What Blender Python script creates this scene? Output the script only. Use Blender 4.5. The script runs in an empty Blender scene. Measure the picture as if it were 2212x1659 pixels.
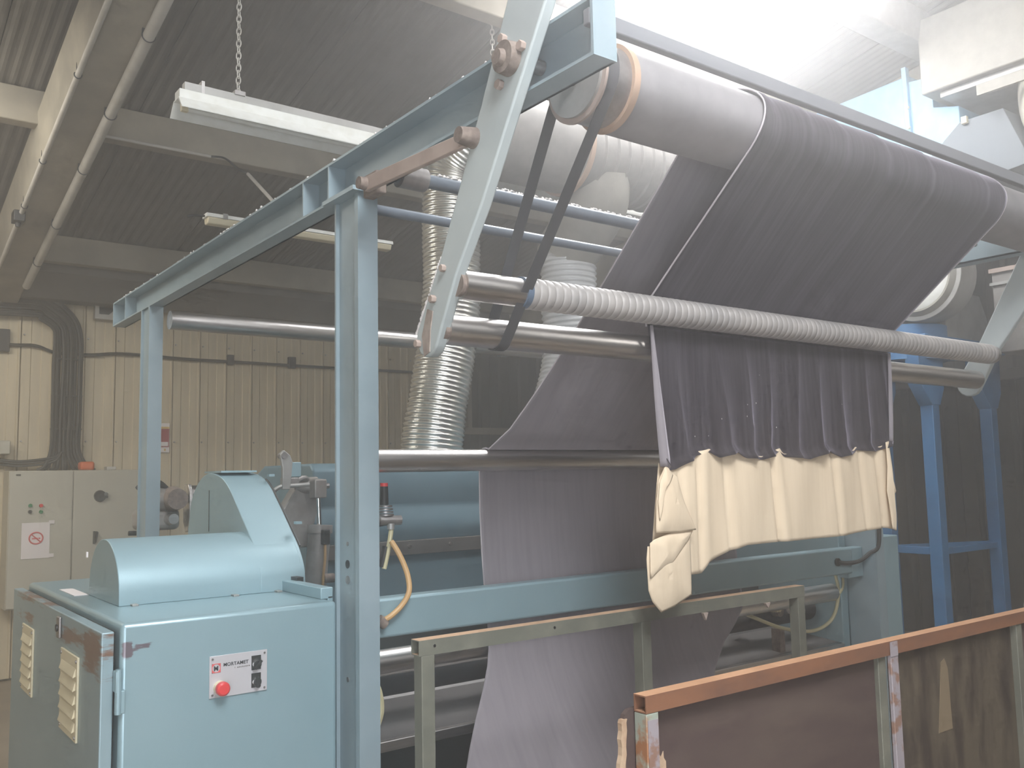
import bpy, bmesh, math, random
from mathutils import Vector, Matrix, noise
random.seed(4)
SC = bpy.context.scene
COL = SC.collection
PI = math.pi
V = Vector

# ------------------------------------------------------------------ camera
F_PX = 1970.24
yaw, tilt, roll = 0.6454154, 0.1012446, -0.0206541
fwd = V((math.sin(yaw)*math.cos(tilt), math.cos(yaw)*math.cos(tilt), math.sin(tilt)))
right0 = V((math.cos(yaw), -math.sin(yaw), 0))
up0 = right0.cross(fwd)
rgt = right0*math.cos(roll) + up0*math.sin(roll)
upv = -right0*math.sin(roll) + up0*math.cos(roll)
cam = bpy.data.cameras.new('camera')
cam.sensor_width = 36.0
cam.lens = 36.0*F_PX/2212.0
cam.clip_start = 0.05
camo = bpy.data.objects.new('camera', cam); COL.objects.link(camo)
M3 = Matrix((rgt, upv, -fwd)).transposed()
camo.matrix_world = Matrix.Translation((0, 0, 1.65)) @ M3.to_4x4()
SC.camera = camo

# ------------------------------------------------------------------ light
SC.view_settings.view_transform = 'Standard'
SC.view_settings.look = 'None'
SC.view_settings.gamma = 1.0
SC.view_settings.use_curve_mapping = False
SC.view_settings.exposure = 0.45
w = bpy.data.worlds.new('world'); SC.world = w; w.use_nodes = True
w.node_tree.nodes['Background'].inputs[0].default_value = (0.80, 0.90, 1.0, 1)
w.node_tree.nodes['Background'].inputs[1].default_value = 0.5
# forward scattering haze, added to stand for lens glare around the roof lights
hz = w.node_tree.nodes.new('ShaderNodeVolumeScatter')
hz.inputs['Color'].default_value = (1.0, 0.98, 0.97, 1); hz.inputs['Density'].default_value = 0.058; hz.inputs['Anisotropy'].default_value = 0.79
w.node_tree.links.new(hz.outputs[0], w.node_tree.nodes['World Output'].inputs['Volume'])
SC.cycles.max_bounces = 7; SC.cycles.diffuse_bounces = 4; SC.cycles.glossy_bounces = 3; SC.cycles.volume_bounces = 1; SC.cycles.transmission_bounces = 2
SC.cycles.use_adaptive_sampling = True; SC.cycles.adaptive_threshold = 0.05; SC.cycles.adaptive_min_samples = 12
SC.cycles.use_denoising = True; SC.cycles.sample_clamp_indirect = 6.0

def area(name, loc, target, sx, sy, power, color):
    l = bpy.data.lights.new(name, 'AREA'); l.shape = 'RECTANGLE'; l.size = sx; l.size_y = sy
    l.energy = power; l.color = color
    o = bpy.data.objects.new(name, l); COL.objects.link(o); o.location = loc
    o.rotation_euler = (V(target)-V(loc)).to_track_quat('-Z', 'Y').to_euler()
    return o
# fill lamps added inside the hall, with no roof light or door at them
area('fill_above_cabinet', (0.7, -0.6, 4.9), (0.95, 3.3, 1.0), 1.6, 2.0, 280, (0.95, 0.975, 1.0))
area('fill_far_wall', (-0.8, 6.0, 4.0), (0.8, 7.6, 1.0), 1.8, 1.4, 95, (1.0, 0.96, 0.88))
area('fill_right', (7.6, -2.2, 4.6), (6.6, 3.0, 3.4), 1.6, 1.8, 55, (1.0, 0.97, 0.92))
area('fill_cabinet_front', (-0.7, -1.0, 1.3), (1.1, 2.9, 1.0), 1.8, 2.0, 66, (0.88, 0.93, 1.0))  # added fill standing free in the room, brightens the cabinet front
area('fill_above_front', (3.0, -2.8, 4.9), (2.8, 2.2, 1.6), 2.4, 1.8, 25, (0.97, 0.98, 1.0))
area('fill_left', (-3.2, -1.0, 2.0), (1.2, 4.0, 1.6), 2.6, 2.6, 8, (0.92, 0.95, 1.0))

# ------------------------------------------------------------------ materials
def mat(name, c, rough=0.5, metal=0.0, c2=None, nscale=6.0, bump=0.0, bscale=60.0, spec=0.5, stretch=(1, 1, 1), lo=0.4, hi=0.65, coat=0.0):
    m = bpy.data.materials.new(name); m.use_nodes = True
    nt = m.node_tree; b = nt.nodes['Principled BSDF']
    b.inputs['Base Color'].default_value = (*c, 1); b.inputs['Roughness'].default_value = rough
    b.inputs['Metallic'].default_value = metal; b.inputs['Specular IOR Level'].default_value = spec
    b.inputs['Coat Weight'].default_value = coat; b.inputs['Coat Roughness'].default_value = 0.38
    tc = nt.nodes.new('ShaderNodeTexCoord'); mp = nt.nodes.new('ShaderNodeMapping')
    mp.inputs['Scale'].default_value = stretch
    nt.links.new(tc.outputs['Object'], mp.inputs['Vector'])
    if c2 is not None:
        n = nt.nodes.new('ShaderNodeTexNoise'); n.inputs['Scale'].default_value = nscale
        n.inputs['Detail'].default_value = 6; n.inputs['Roughness'].default_value = 0.6
        r = nt.nodes.new('ShaderNodeMapRange'); r.inputs[1].default_value = lo; r.inputs[2].default_value = hi
        x = nt.nodes.new('ShaderNodeMix'); x.data_type = 'RGBA'
        x.inputs[6].default_value = (*c, 1); x.inputs[7].default_value = (*c2, 1)
        nt.links.new(mp.outputs[0], n.inputs['Vector']); nt.links.new(n.outputs['Fac'], r.inputs[0])
        nt.links.new(r.outputs[0], x.inputs[0]); nt.links.new(x.outputs[2], b.inputs['Base Color'])
    if bump > 0:
        n2 = nt.nodes.new('ShaderNodeTexNoise'); n2.inputs['Scale'].default_value = bscale
        n2.inputs['Detail'].default_value = 3
        bp = nt.nodes.new('ShaderNodeBump'); bp.inputs['Strength'].default_value = bump; bp.inputs['Distance'].default_value = 0.002
        nt.links.new(mp.outputs[0], n2.inputs['Vector']); nt.links.new(n2.outputs['Fac'], bp.inputs['Height'])
        nt.links.new(bp.outputs[0], b.inputs['Normal'])
    return m

def worn(name, base, rust, boxes, **kw):
    """paint worn through to primer inside given object-space boxes (x0,x1,y0,y1,z0,z1)"""
    m = mat(name, base, **kw); nt = m.node_tree; b = nt.nodes['Principled BSDF']
    tc = nt.nodes.new('ShaderNodeTexCoord'); sp = nt.nodes.new('ShaderNodeSeparateXYZ')
    nt.links.new(tc.outputs['Object'], sp.inputs[0])
    n = nt.nodes.new('ShaderNodeTexNoise'); n.inputs['Scale'].default_value = 9; n.inputs['Detail'].default_value = 8; n.inputs['Roughness'].default_value = 0.7
    mp = nt.nodes.new('ShaderNodeMapping'); mp.inputs['Scale'].default_value = (0.8, 0.35, 3.0)
    nt.links.new(tc.outputs['Object'], mp.inputs[0]); nt.links.new(mp.outputs[0], n.inputs['Vector'])
    def M(op, a, c, d=None):
        q = nt.nodes.new('ShaderNodeMath'); q.operation = op
        for i, v in enumerate((a, c, d)):
            if v is None: continue
            if isinstance(v, (int, float)): q.inputs[i].default_value = v
            else: nt.links.new(v, q.inputs[i])
        return q.outputs[0]
    tot = None
    for bx in boxes:
        amp = bx[6] if len(bx) > 6 else 1.0
        k = None
        for i in range(3):
            c = (bx[2*i]+bx[2*i+1])/2; h = (bx[2*i+1]-bx[2*i])/2
            d = M('ABSOLUTE', M('SUBTRACT', sp.outputs[i], c), 0)
            e = M('SUBTRACT', 1.0, M('DIVIDE', d, h))
            k = e if k is None else M('MINIMUM', k, e)
        k = M('MULTIPLY', M('MAXIMUM', M('MINIMUM', M('MULTIPLY', k, 1.6), 1.0), 0.0), amp)
        tot = k if tot is None else M('MAXIMUM', tot, k)
    f = M('MULTIPLY', M('SUBTRACT', M('ADD', M('MULTIPLY', tot, 0.42), n.outputs['Fac']), 0.72), 9.0)
    f = M('MAXIMUM', M('MINIMUM', f, 1.0), 0.0)
    x = nt.nodes.new('ShaderNodeMix'); x.data_type = 'RGBA'
    src = b.inputs['Base Color'].links[0].from_socket if b.inputs['Base Color'].links else None
    if src: nt.links.new(src, x.inputs[6])
    else: x.inputs[6].default_value = (*base, 1)
    x.inputs[7].default_value = (*rust, 1)
    nt.links.new(f, x.inputs[0]); nt.links.new(x.outputs[2], b.inputs['Base Color'])
    return m

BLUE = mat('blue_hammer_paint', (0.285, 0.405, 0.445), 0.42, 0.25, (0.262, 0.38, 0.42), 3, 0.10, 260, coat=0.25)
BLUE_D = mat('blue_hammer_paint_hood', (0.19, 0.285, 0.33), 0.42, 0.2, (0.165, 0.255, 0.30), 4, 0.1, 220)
FRAME = mat('blue_grey_steel_paint', (0.295, 0.37, 0.405), 0.40, 0.15, (0.26, 0.335, 0.37), 5, 0.05, 90)
ARM = mat('pale_blue_paint', (0.46, 0.505, 0.505), 0.5, 0.05, (0.42, 0.465, 0.47), 5)
DOORM = worn('worn_blue_door_paint', (0.28, 0.375, 0.41), (0.20, 0.115, 0.08),
             [(0.5, 0.8, 2.78, 3.15, 1.06, 1.26, 0.95), (0.5, 0.8, 2.9, 3.6, 1.12, 1.22, 0.72), (0.5, 0.8, 3.4, 4.5, 1.19, 1.26, 0.7), (0.5, 0.8, 3.7, 4.5, 1.11, 1.18, 0.62)],
             rough=0.38, metal=0.2, c2=(0.26, 0.355, 0.39), nscale=4, coat=0.2)
BODYM = worn('worn_blue_cabinet_paint', (0.285, 0.405, 0.445), (0.16, 0.13, 0.15),
             [(0.70, 0.745, 2.7, 2.96, 1.13, 1.215, 0.85), (0.72, 0.81, 2.7, 2.96, 1.165, 1.195, 0.7)],
             rough=0.30, metal=0.25, c2=(0.265, 0.385, 0.425), nscale=3, bump=0.08, bscale=260, coat=0.35)
RODM = mat('dark_blue_grey_rod', (0.15, 0.175, 0.21), 0.4, 0.3, (0.12, 0.14, 0.17), 12)
STEEL = mat('turned_steel', (0.74, 0.71, 0.69), 0.34, 1.0, (0.52, 0.49, 0.47), 30, stretch=(0.06, 1, 1))
STEEL_D = mat('dull_steel', (0.42, 0.40, 0.39), 0.45, 0.9, (0.30, 0.27, 0.26), 14)
GALV = mat('galvanised_sheet', (0.42, 0.41, 0.39), 0.5, 0.55, (0.34, 0.33, 0.31), 7)
CREAMDUCT = mat('dusty_cream_duct_sheet', (0.31, 0.29, 0.25), 0.6, 0.1, (0.26, 0.243, 0.21), 9, 0.3, 90)
DUCTG = mat('dusty_grey_duct_sheet', (0.22, 0.205, 0.19), 0.7, 0.1, (0.27, 0.255, 0.235), 12)
FOIL = mat('aluminium_foil_hose', (0.75, 0.73, 0.68), 0.28, 0.95, (0.62, 0.60, 0.54), 8, 0.8, 55)
PLASTIC = mat('grey_plastic_hose', (0.50, 0.50, 0.50), 0.5, 0.1, (0.42, 0.42, 0.42), 6)
SLEEVE = mat('grey_rubber_sleeve', (0.42, 0.39, 0.37), 0.5, 0.1, (0.34, 0.32, 0.31), 9)
DRUMM = mat('grey_drum_cover', (0.27, 0.255, 0.26), 0.6, 0.1, (0.23, 0.22, 0.222), 8)
TAN = mat('tan_rubber_ring', (0.42, 0.28, 0.19), 0.7)
RUSTY = mat('rust_brown_metal', (0.17, 0.13, 0.11), 0.85, 0.1, (0.27, 0.215, 0.18), 45)
RUSTBAR = mat('faded_brown_bar', (0.40, 0.315, 0.27), 0.7, 0.0, (0.34, 0.26, 0.22), 12)
STAIN = mat('brown_stain', (0.36, 0.30, 0.26), 0.7, 0.0, (0.26, 0.20, 0.17), 30)
ORUST = mat('orange_red_oxide_paint', (0.24, 0.11, 0.06), 0.6, 0.1, (0.17, 0.085, 0.055), 7, stretch=(0.6, 2, 2))
ORUST2 = mat('patchy_rust_over_green_paint', (0.33, 0.36, 0.30), 0.6, 0.1, (0.33, 0.15, 0.07), 14, lo=0.45, hi=0.55)
PURP = mat('mauve_grey_peeling_paint', (0.33, 0.29, 0.31), 0.6, 0.1, (0.27, 0.16, 0.12), 22, lo=0.5, hi=0.6)
OLIVE = mat('grey_green_paint', (0.15, 0.15, 0.12), 0.55, 0.1, (0.20, 0.195, 0.155), 9, lo=0.45, hi=0.7)
OLIVE_T = mat('grey_green_paint_rusted', (0.29, 0.29, 0.24), 0.6, 0.1, (0.42, 0.24, 0.13), 12, lo=0.5, hi=0.62)
DUST = mat('tan_rust_dust', (0.50, 0.33, 0.21), 0.9, 0.0, (0.42, 0.27, 0.17), 14)
ODUST = mat('dusty_red_oxide', (0.55, 0.31, 0.18), 0.8, 0.0, (0.46, 0.25, 0.14), 9)
PLY_D = mat('dark_stained_board', (0.075, 0.050, 0.046), 0.6, 0.0, (0.10, 0.072, 0.060), 5, stretch=(0.5, 1, 2.2))
PLY_O = mat('olive_brown_board', (0.10, 0.078, 0.054), 0.6, 0.0, (0.045, 0.032, 0.026), 4.2, stretch=(2.6, 1, 0.7), lo=0.45, hi=0.62)
RAWWOOD = mat('torn_raw_fibre', (0.52, 0.38, 0.26), 0.9, 0.0, (0.38, 0.25, 0.16), 22, 0.4, 120)
CONC = mat('precast_concrete', (0.36, 0.32, 0.25), 0.85, 0.0, (0.24, 0.215, 0.17), 2.2, 0.3, 40)
ROOFM = mat('grey_fibre_roof_sheet', (0.155, 0.14, 0.118), 0.75, 0.0, (0.12, 0.108, 0.09), 2.5)
PVC = mat('grey_white_pipe', (0.52, 0.49, 0.44), 0.5, 0.0, (0.44, 0.41, 0.36), 8)
WALLC = mat('cream_liner_sheet', (0.60, 0.50, 0.34), 0.5, 0.0, (0.50, 0.42, 0.29), 3, stretch=(3, 1, 0.4))
WALLD = mat('dark_cladding_sheet', (0.085, 0.08, 0.062), 0.6, 0.0, (0.06, 0.056, 0.044), 3, stretch=(2, 2, 0.3))
WALLG = mat('grey_band_cladding', (0.17, 0.16, 0.145), 0.6, 0.0, (0.14, 0.13, 0.12), 2)
FLOORM = mat('worn_concrete_floor', (0.30, 0.245, 0.18), 0.6, 0.0, (0.22, 0.18, 0.135), 1.6, 0.2, 30)
CABG = mat('beige_grey_enamel', (0.46, 0.43, 0.35), 0.45, 0.0, (0.43, 0.40, 0.325), 2, coat=0.1)
BLACK = mat('black_rubber', (0.022, 0.021, 0.020), 0.5)
DARKC = mat('black_cable', (0.035, 0.032, 0.028), 0.55)
BELT = mat('grey_black_belt', (0.07, 0.068, 0.072), 0.6)
WHITE = mat('white_enamel', (0.78, 0.78, 0.74), 0.35, 0.0, (0.70, 0.69, 0.63), 12)
CREAMP = mat('cream_plastic', (0.68, 0.60, 0.42), 0.4)
PAPER = mat('white_paper', (0.72, 0.66, 0.64), 0.8)
RED = mat('red_plastic', (0.62, 0.045, 0.045), 0.35)
REDINK = mat('red_ink', (0.60, 0.10, 0.10), 0.7)
POSTER = mat('dark_red_poster', (0.32, 0.035, 0.04), 0.5)
YEL = mat('yellow_ink', (0.62, 0.40, 0.08), 0.6)
INK = mat('dark_ink', (0.03, 0.03, 0.035), 0.5)
GREEN = mat('green_plastic', (0.02, 0.20, 0.07), 0.4)
ORANGE = mat('orange_plastic', (0.62, 0.13, 0.03), 0.45)
PLATE = mat('silver_label_plate', (0.62, 0.60, 0.62), 0.35, 0.35)
CHROME = mat('chrome', (0.8, 0.8, 0.78), 0.12, 1.0)
HOSE_Y = mat('yellowed_clear_hose', (0.52, 0.47, 0.28), 0.4)
HOSE_T = mat('tan_rubber_hose', (0.52, 0.32, 0.14), 0.5)
BLUEP = mat('bright_blue_paint', (0.055, 0.17, 0.34), 0.45, 0.0, (0.045, 0.135, 0.28), 5)
BLUEL = mat('sky_blue_paint', (0.28, 0.50, 0.68), 0.5, 0.0, (0.35, 0.56, 0.72), 9)
CASTM = mat('cast_grey_paint', (0.33, 0.31, 0.29), 0.5, 0.3, (0.25, 0.22, 0.20), 12)
LINT = mat('grey_lint', (0.62, 0.58, 0.55), 1.0)
def cloth_mat(name, c, c2, sheen, sheenc, wv=260, stretch=(9, 0.7, 0.7)):
    m = mat(name, c, 0.95, 0, c2, 5.0, 0.10, wv, 0.1, stretch=stretch)
    b = m.node_tree.nodes['Principled BSDF']
    b.inputs['Sheen Weight'].default_value = sheen; b.inputs['Sheen Roughness'].default_value = 0.45
    b.inputs['Sheen Tint'].default_value = (*sheenc, 1)
    return m
BACKC = cloth_mat('mauve_grey_cloth_back', (0.27, 0.245, 0.262), (0.24, 0.217, 0.233), 0.5, (0.8, 0.74, 0.82))
PILE = cloth_mat('aubergine_pile', (0.034, 0.029, 0.034), (0.062, 0.055, 0.063), 0.6, (0.55, 0.50, 0.60), stretch=(12, 0.5, 0.5))
LEADM = cloth_mat('unbleached_calico', (0.76, 0.62, 0.455), (0.72, 0.58, 0.42), 0.1, (1, 0.95, 0.85))
def emis(name, c, s):
    m = bpy.data.materials.new(name); m.use_nodes = True; nt = m.node_tree
    b = nt.nodes['Principled BSDF']; b.inputs['Base Color'].default_value = (0.8, 0.8, 0.8, 1)
    b.inputs['Emission Color'].default_value = (*c, 1); b.inputs['Emission Strength'].default_value = s
    return m
SKYL = emis('daylit_translucent_sheet', (0.98, 0.985, 1.0), 24.0)

# ------------------------------------------------------------------ helpers
class MB:
    def __init__(s): s.v = []; s.f = []
    def add(s, vs, fs):
        n = len(s.v); s.v += [tuple(p) for p in vs]; s.f += [tuple(i+n for i in q) for q in fs]; return s
    def box(s, x0, x1, y0, y1, z0, z1):
        return s.add([(x0,y0,z0),(x1,y0,z0),(x1,y1,z0),(x0,y1,z0),(x0,y0,z1),(x1,y0,z1),(x1,y1,z1),(x0,y1,z1)],
                     [(0,3,2,1),(4,5,6,7),(0,1,5,4),(1,2,6,5),(2,3,7,6),(3,0,4,7)])
    def cyl(s, p0, p1, r0, r1=None, n=24, cap=True):
        r1 = r0 if r1 is None else r1
        p0, p1 = V(p0), V(p1); d = (p1-p0).normalized()
        a = d.orthogonal().normalized(); b = d.cross(a)
        vs = []
        for p, r in ((p0, r0), (p1, r1)):
            for i in range(n):
                t = 2*PI*i/n; vs.append(p + a*math.cos(t)*r + b*math.sin(t)*r)
        fs = [(i, (i+1) % n, n+(i+1) % n, n+i) for i in range(n)]
        if cap: fs += [tuple(range(n))[::-1], tuple(range(n, 2*n))]
        return s.add(vs, fs)
    def prism(s, prof, axis, a, b):
        """prof: list of 2D points in the plane normal to axis (x: (y,z); y: (x,z); z: (x,y))"""
        def P(p, t):
            return (t, p[0], p[1]) if axis == 'x' else ((p[0], t, p[1]) if axis == 'y' else (p[0], p[1], t))
        n = len(prof); vs = [P(p, a) for p in prof] + [P(p, b) for p in prof]
        fs = [(i, (i+1) % n, n+(i+1) % n, n+i) for i in range(n)] + [tuple(range(n))[::-1], tuple(range(n, 2*n))]
        return s.add(vs, fs)
    def sweep(s, pts, rad, n=12, cap=True):
        """pts: dense list; rad: number or function of index fraction/arc length"""
        pts = [V(p) for p in pts]; N = len(pts)
        L = [0.0]
        for i in range(1, N): L.append(L[-1] + (pts[i]-pts[i-1]).length)
        t0 = (pts[1]-pts[0]).normalized(); a = t0.orthogonal().normalized(); vs = []
        for i in range(N):
            t = (pts[min(i+1, N-1)]-pts[max(i-1, 0)]).normalized()
            a = (a - t*a.dot(t)).normalized(); b = t.cross(a)
            r = rad(L[i], L[-1]) if callable(rad) else rad
            for k in range(n):
                h = 2*PI*k/n; vs.append(pts[i] + a*math.cos(h)*r + b*math.sin(h)*r)
        fs = [(i*n+k, i*n+(k+1) % n, (i+1)*n+(k+1) % n, (i+1)*n+k) for i in range(N-1) for k in range(n)]
        if cap: fs += [tuple(range(n))[::-1], tuple(range((N-1)*n, N*n))]
        return s.add(vs, fs)
    def build(s, name, m, parent=None, smooth=False, bevel=0.0, loc=None, autos=True):
        me = bpy.data.meshes.new(name); me.from_pydata(s.v, [], s.f); me.update()
        bm = bmesh.new(); bm.from_mesh(me); bmesh.ops.recalc_face_normals(bm, faces=bm.faces); bm.to_mesh(me); bm.free()
        ms = m if isinstance(m, (list, tuple)) else [m]
        for q in ms: me.materials.append(q)
        if len(ms) > 1:
            for p in me.polygons: p.material_index = 1 if p.normal.z > 0.8 else 0
        if smooth:
            me.polygons.foreach_set('use_smooth', [True]*len(me.polygons))
            if autos: me.set_sharp_from_angle(angle=math.radians(35))
        o = bpy.data.objects.new(name, me); COL.objects.link(o)
        if parent is not None: o.parent = parent; 
        if parent is not None:
            off = V((0, 0, 0)); q = parent
            while q is not None: off += q.location; q = q.parent
            o.location = -off
        if bevel > 0:
            b = o.modifiers.new('bevel', 'BEVEL'); b.width = bevel; b.segments = 3; b.limit_method = 'ANGLE'; b.angle_limit = math.radians(40)
            me.polygons.foreach_set('use_smooth', [True]*len(me.polygons)); me.set_sharp_from_angle(angle=math.radians(80))
        return o
def catmull(P, n=10):
    P = [V(p) for p in P]; Q = [P[0]*2-P[1]] + P + [P[-1]*2-P[-2]]; out = []
    for i in range(1, len(Q)-2):
        for k in range(n):
            t = k/n; a, b, c, d = Q[i-1], Q[i], Q[i+1], Q[i+2]
            out.append(0.5*((2*b)+(c-a)*t+(2*a-5*b+4*c-d)*t*t+(3*b-a-3*c+d)*t**3))
    out.append(P[-1]); return out
def resample(pts, step):
    pts = [V(p) for p in pts]; out = [pts[0]]; acc = 0
    for i in range(1, len(pts)):
        a, b = pts[i-1], pts[i]; L = (b-a).length; d = step-acc
        while d <= L: out.append(a+(b-a)*(d/L)); d += step
        acc = (acc+L) % step
    out.append(pts[-1]); return out
def thing(name, label, cat, loc=(0, 0, 0), group=None):
    o = bpy.data.objects.new(name, None); COL.objects.link(o); o.location = loc
    o['label'] = label; o['category'] = cat
    if group: o['group'] = group
    o.empty_display_size = 0.1
    return o
def tag(o, label, cat, group=None):
    o['label'] = label; o['category'] = cat
    if group: o['group'] = group
    return o
def struct(o, label=None):
    o['kind'] = 'structure'
    if label: o['label'] = label
    return o
def bolt(p, d, r, h, name='bolt', m=RUSTY, parent=None, n=6):
    p = V(p); d = V(d).normalized()
    return MB().cyl(p, p+d*h, r, r, n).build(name, m, parent, bevel=r*0.12)

# ================================================================== SETTING
YE, Z0, K = 9.0, 3.65, 0.2
def zr(y, off=0.0): return Z0 + K*(YE-y) + off
# floor
struct(MB().box(-4, 9.2, -6, 9.2, -0.1, 0).build('floor', FLOORM))
# ceiling: corrugated fibre sheets, 0.9 m wide; two columns are roof lights between y=1 and y=4.1
SW = 0.9; XS0 = 5.23-SW*11
ceil = MB().box(-4.7, 9.3, -6.2, 9.2, 0, 0.04)
ceil.v = [(x, y, zr(y)+0.10+z) for x, y, z in ceil.v]
# opening for the roof lights
ceil = MB()
for (xa, xb, ya, yb) in ((-4.7, 3.43, -6.2, 9.2), (5.23, 9.3, -6.2, 9.2), (3.43, 5.23, -6.2, 2.6), (3.43, 5.23, 4.1, 9.2)):
    t = MB().box(xa, xb, ya, yb, 0, 0.04); ceil.add([(x, y, zr(y)+0.10+z) for x, y, z in t.v], t.f)
CE = struct(ceil.build('ceiling', ROOFM))
def sheet_mesh(w, ya, yb, ribs, h=0.006, t=0.006):
    m = MB(); n = ribs*4; prof = []
    for i in range(n+1):
        ph = i % 4; prof.append((w*i/n, 0.0 if ph in (0, 1) else -h))
    vs = []
    for y in (ya, yb):
        for x, z in prof: vs.append((x, y, K*(-y)+z))
        for x, z in prof: vs.append((x, y, K*(-y)+z+t))
    k = n+1; fs = []
    for i in range(n):
        fs += [(i, i+1, 2*k+i+1, 2*k+i), (k+i, 3*k+i, 3*k+i+1, k+i+1)]
    fs += [(0, 2*k, 3*k, k), (n, k+n, 3*k+n, 2*k+n)]
    return m.add(vs, fs)
fm = sheet_mesh(SW-0.006, -6.0, 9.05, 12).build('roof_sheet', ROOFM, CE)
first = True
for i in range(-2, 16):
    x = XS0 + SW*i
    if x > 9.1: break
    if 3.4 < x < 5.2: continue
    o = fm if first else fm.copy()
    if not first: COL.objects.link(o)
    first = False
    o.location = (x+0.003, 0, Z0+K*YE+0.05)
fb = sheet_mesh(SW-0.006, 4.1, 9.05, 12).build('roof_sheet', ROOFM, CE)
ff = sheet_mesh(SW-0.006, -6.0, 2.6, 12).build('roof_sheet', ROOFM, CE)
for k, x in enumerate((3.43, 4.33)):
    for src in (fb, ff):
        o = src if k == 0 else src.copy()
        if k: COL.objects.link(o)
        o.location = (x+0.003, 0, Z0+K*YE+0.05)
    g = MB().box(x+0.01, x+SW-0.01, 2.6, 4.1, 0, 0.02)
    g.v = [(a, b, zr(b)+0.06+c) for a, b, c in g.v]
    struct(g.build('window_%d' % (k+1), SKYL))
g = MB().box(4.24, 4.345, 0.8, 4.15, 0, 0.05); g.v = [(a, b, zr(b)+c) for a, b, c in g.v]
struct(g.build('trim_1', CONC))
# purlins (trapezoid precast) every 2.1 m and the steel tie below the roof light
def purlin(name, y, wt, h, m, x0=-4.5, x1=9.2):
    z = zr(y)
    return struct(MB().prism([(y-wt/2, z+0.05), (y+wt/2, z+0.03), (y+wt*0.36, z-h), (y-wt*0.36, z-h)], 'x', x0, x1).build(name, m, bevel=0.008))
purlin('trim_2', 8.52, 0.14, 0.18, CONC); purlin('trim_3', 6.45, 0.16, 0.17, CONC); purlin('trim_4', 4.30, 0.16, 0.16, CONC)
purlin('trim_5', 3.24, 0.26, 0.17, DUCTG, 1.2, 9.2); purlin('trim_6', -0.2, 0.16, 0.17, CONC)
def rafter(name, xa, xb, h):
    g = MB().box(xa, xb, -5.9, 8.9, 0, 0); z = []
    g.v = [(x if i > 3 else (x + (0.03 if x == xa else -0.03)), y, zr(y, -h if i < 4 else -0.1)) for i, (x, y, c) in enumerate(g.v)]
    return struct(g.build(name, CONC, bevel=0.01))
rafter('trim_7', 1.00, 1.32, 0.42)
rafter('trim_8', 6.45, 6.75, 0.42)
# eaves gutter beam along the back wall
struct(MB().prism([(8.60, 3.62), (9.0, 3.6), (9.0, 3.30), (8.80, 3.30), (8.74, 3.42), (8.60, 3.5)], 'x', -4, 9).build('trim_9', ROOFM, bevel=0.01))
# back wall
WB = struct(MB().box(-4, 9.2, 9.06, 9.25, 0, 3.95).build('wall_back', WALLD))
PW = 0.2645
pm = MB()
pr = [(0.004, 0), (0.012, -0.022), (0.085, -0.022), (0.092, -0.014), (0.170, -0.014), (0.177, -0.022), (PW-0.022, -0.022), (PW-0.012, -0.034), (PW-0.001, -0.034), (PW-0.001, 0.0)]
pm.prism(pr, 'z', 0.02, 3.36)
pm = pm.build('wall_panel', WALLC, WB)
x = 1.339-PW*16; first = True
while x < 5.9:
    o = pm if first else pm.copy()
    if not first: COL.objects.link(o)
    first = False; o.location = (x, 9.05, 0); x += PW
for z in (0.75, 2.05, 3.0):
    m = MB(); x = 1.339-PW*2
    while x < 5.8: m.cyl((x+0.03, 9.03, z), (x+0.03, 9.012, z), 0.009, 0.007, 6); x += PW
    o = m.build('wall_screw', STEEL_D, WB); o['kind'] = 'stuff'
dk = MB().prism([(0.0, 0), (0.0, -0.02), (0.03, -0.05), (0.15, -0.05), (0.18, -0.02), (0.30, -0.02), (0.30, 0)], 'z', 0.02, 3.36).build('dark_wall_panel', WALLD, WB)
x = 5.98; first = True
while x < 8.9:
    o = dk if first else dk.copy()
    if not first: COL.objects.link(o)
    first = False; o.location = (x, 9.05, 0); x += 0.302
struct(MB().box(5.92, 5.98, 8.96, 9.06, 0.0, 3.36).build('trim_10', CONC))
struct(MB().box(5.98, 7.4, 8.93, 9.0, 2.16, 2.24).build('trim_11', CONC))
struct(MB().box(6.06, 6.12, 8.93, 9.0, 2.24, 2.80).build('trim_12', CONC))
# right wall
WR = struct(MB().box(9.0, 9.2, -6, 9.1, 0, 6.9).build('wall_right', WALLD))
rm = MB().prism([(0, 0), (0.0, -0.02), (0.02, -0.02), (0.05, -0.075), (0.19, -0.075), (0.22, -0.02), (0.36, -0.02), (0.36, 0)], 'y', 0, 2.50)
rm = MB().add([(y, x, z) for (x, z, y) in []], [])
prw = [(0, 0.0), (-0.02, 0.0), (-0.02, 0.02), (-0.075, 0.05), (-0.075, 0.19), (-0.02, 0.22), (-0.02, 0.36), (0, 0.36)]
rm = MB().prism(prw, 'z', 0.0, 2.48).build('dark_wall_panel', WALLD, WR)
ru = MB().prism(prw, 'z', 2.56, 5.2).build('grey_wall_panel', WALLG, WR)
for i in range(26):
    for src in (rm, ru):
        o = src if i == 0 else src.copy()
        if i: COL.objects.link(o)
        o.location = (9.0, 8.7-0.362*i, 0)
struct(MB().box(8.86, 9.0, -5, 9, 2.47, 2.57).build('trim_13', WALLG, bevel=0.01))
struct(MB().box(-4.2, -4.0, -6, 9.2, 0, 6.9).build('wall_left', WALLC))
wf = MB().box(-4.2, -3.4, -6.2, -6, 0, 6.9); wf.box(0.6, 9.2, -6.2, -6, 0, 6.9); wf.box(-3.4, 0.6, -6.2, -6, 3.8, 6.9)
struct(wf.build('wall_front', WALLD))

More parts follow.
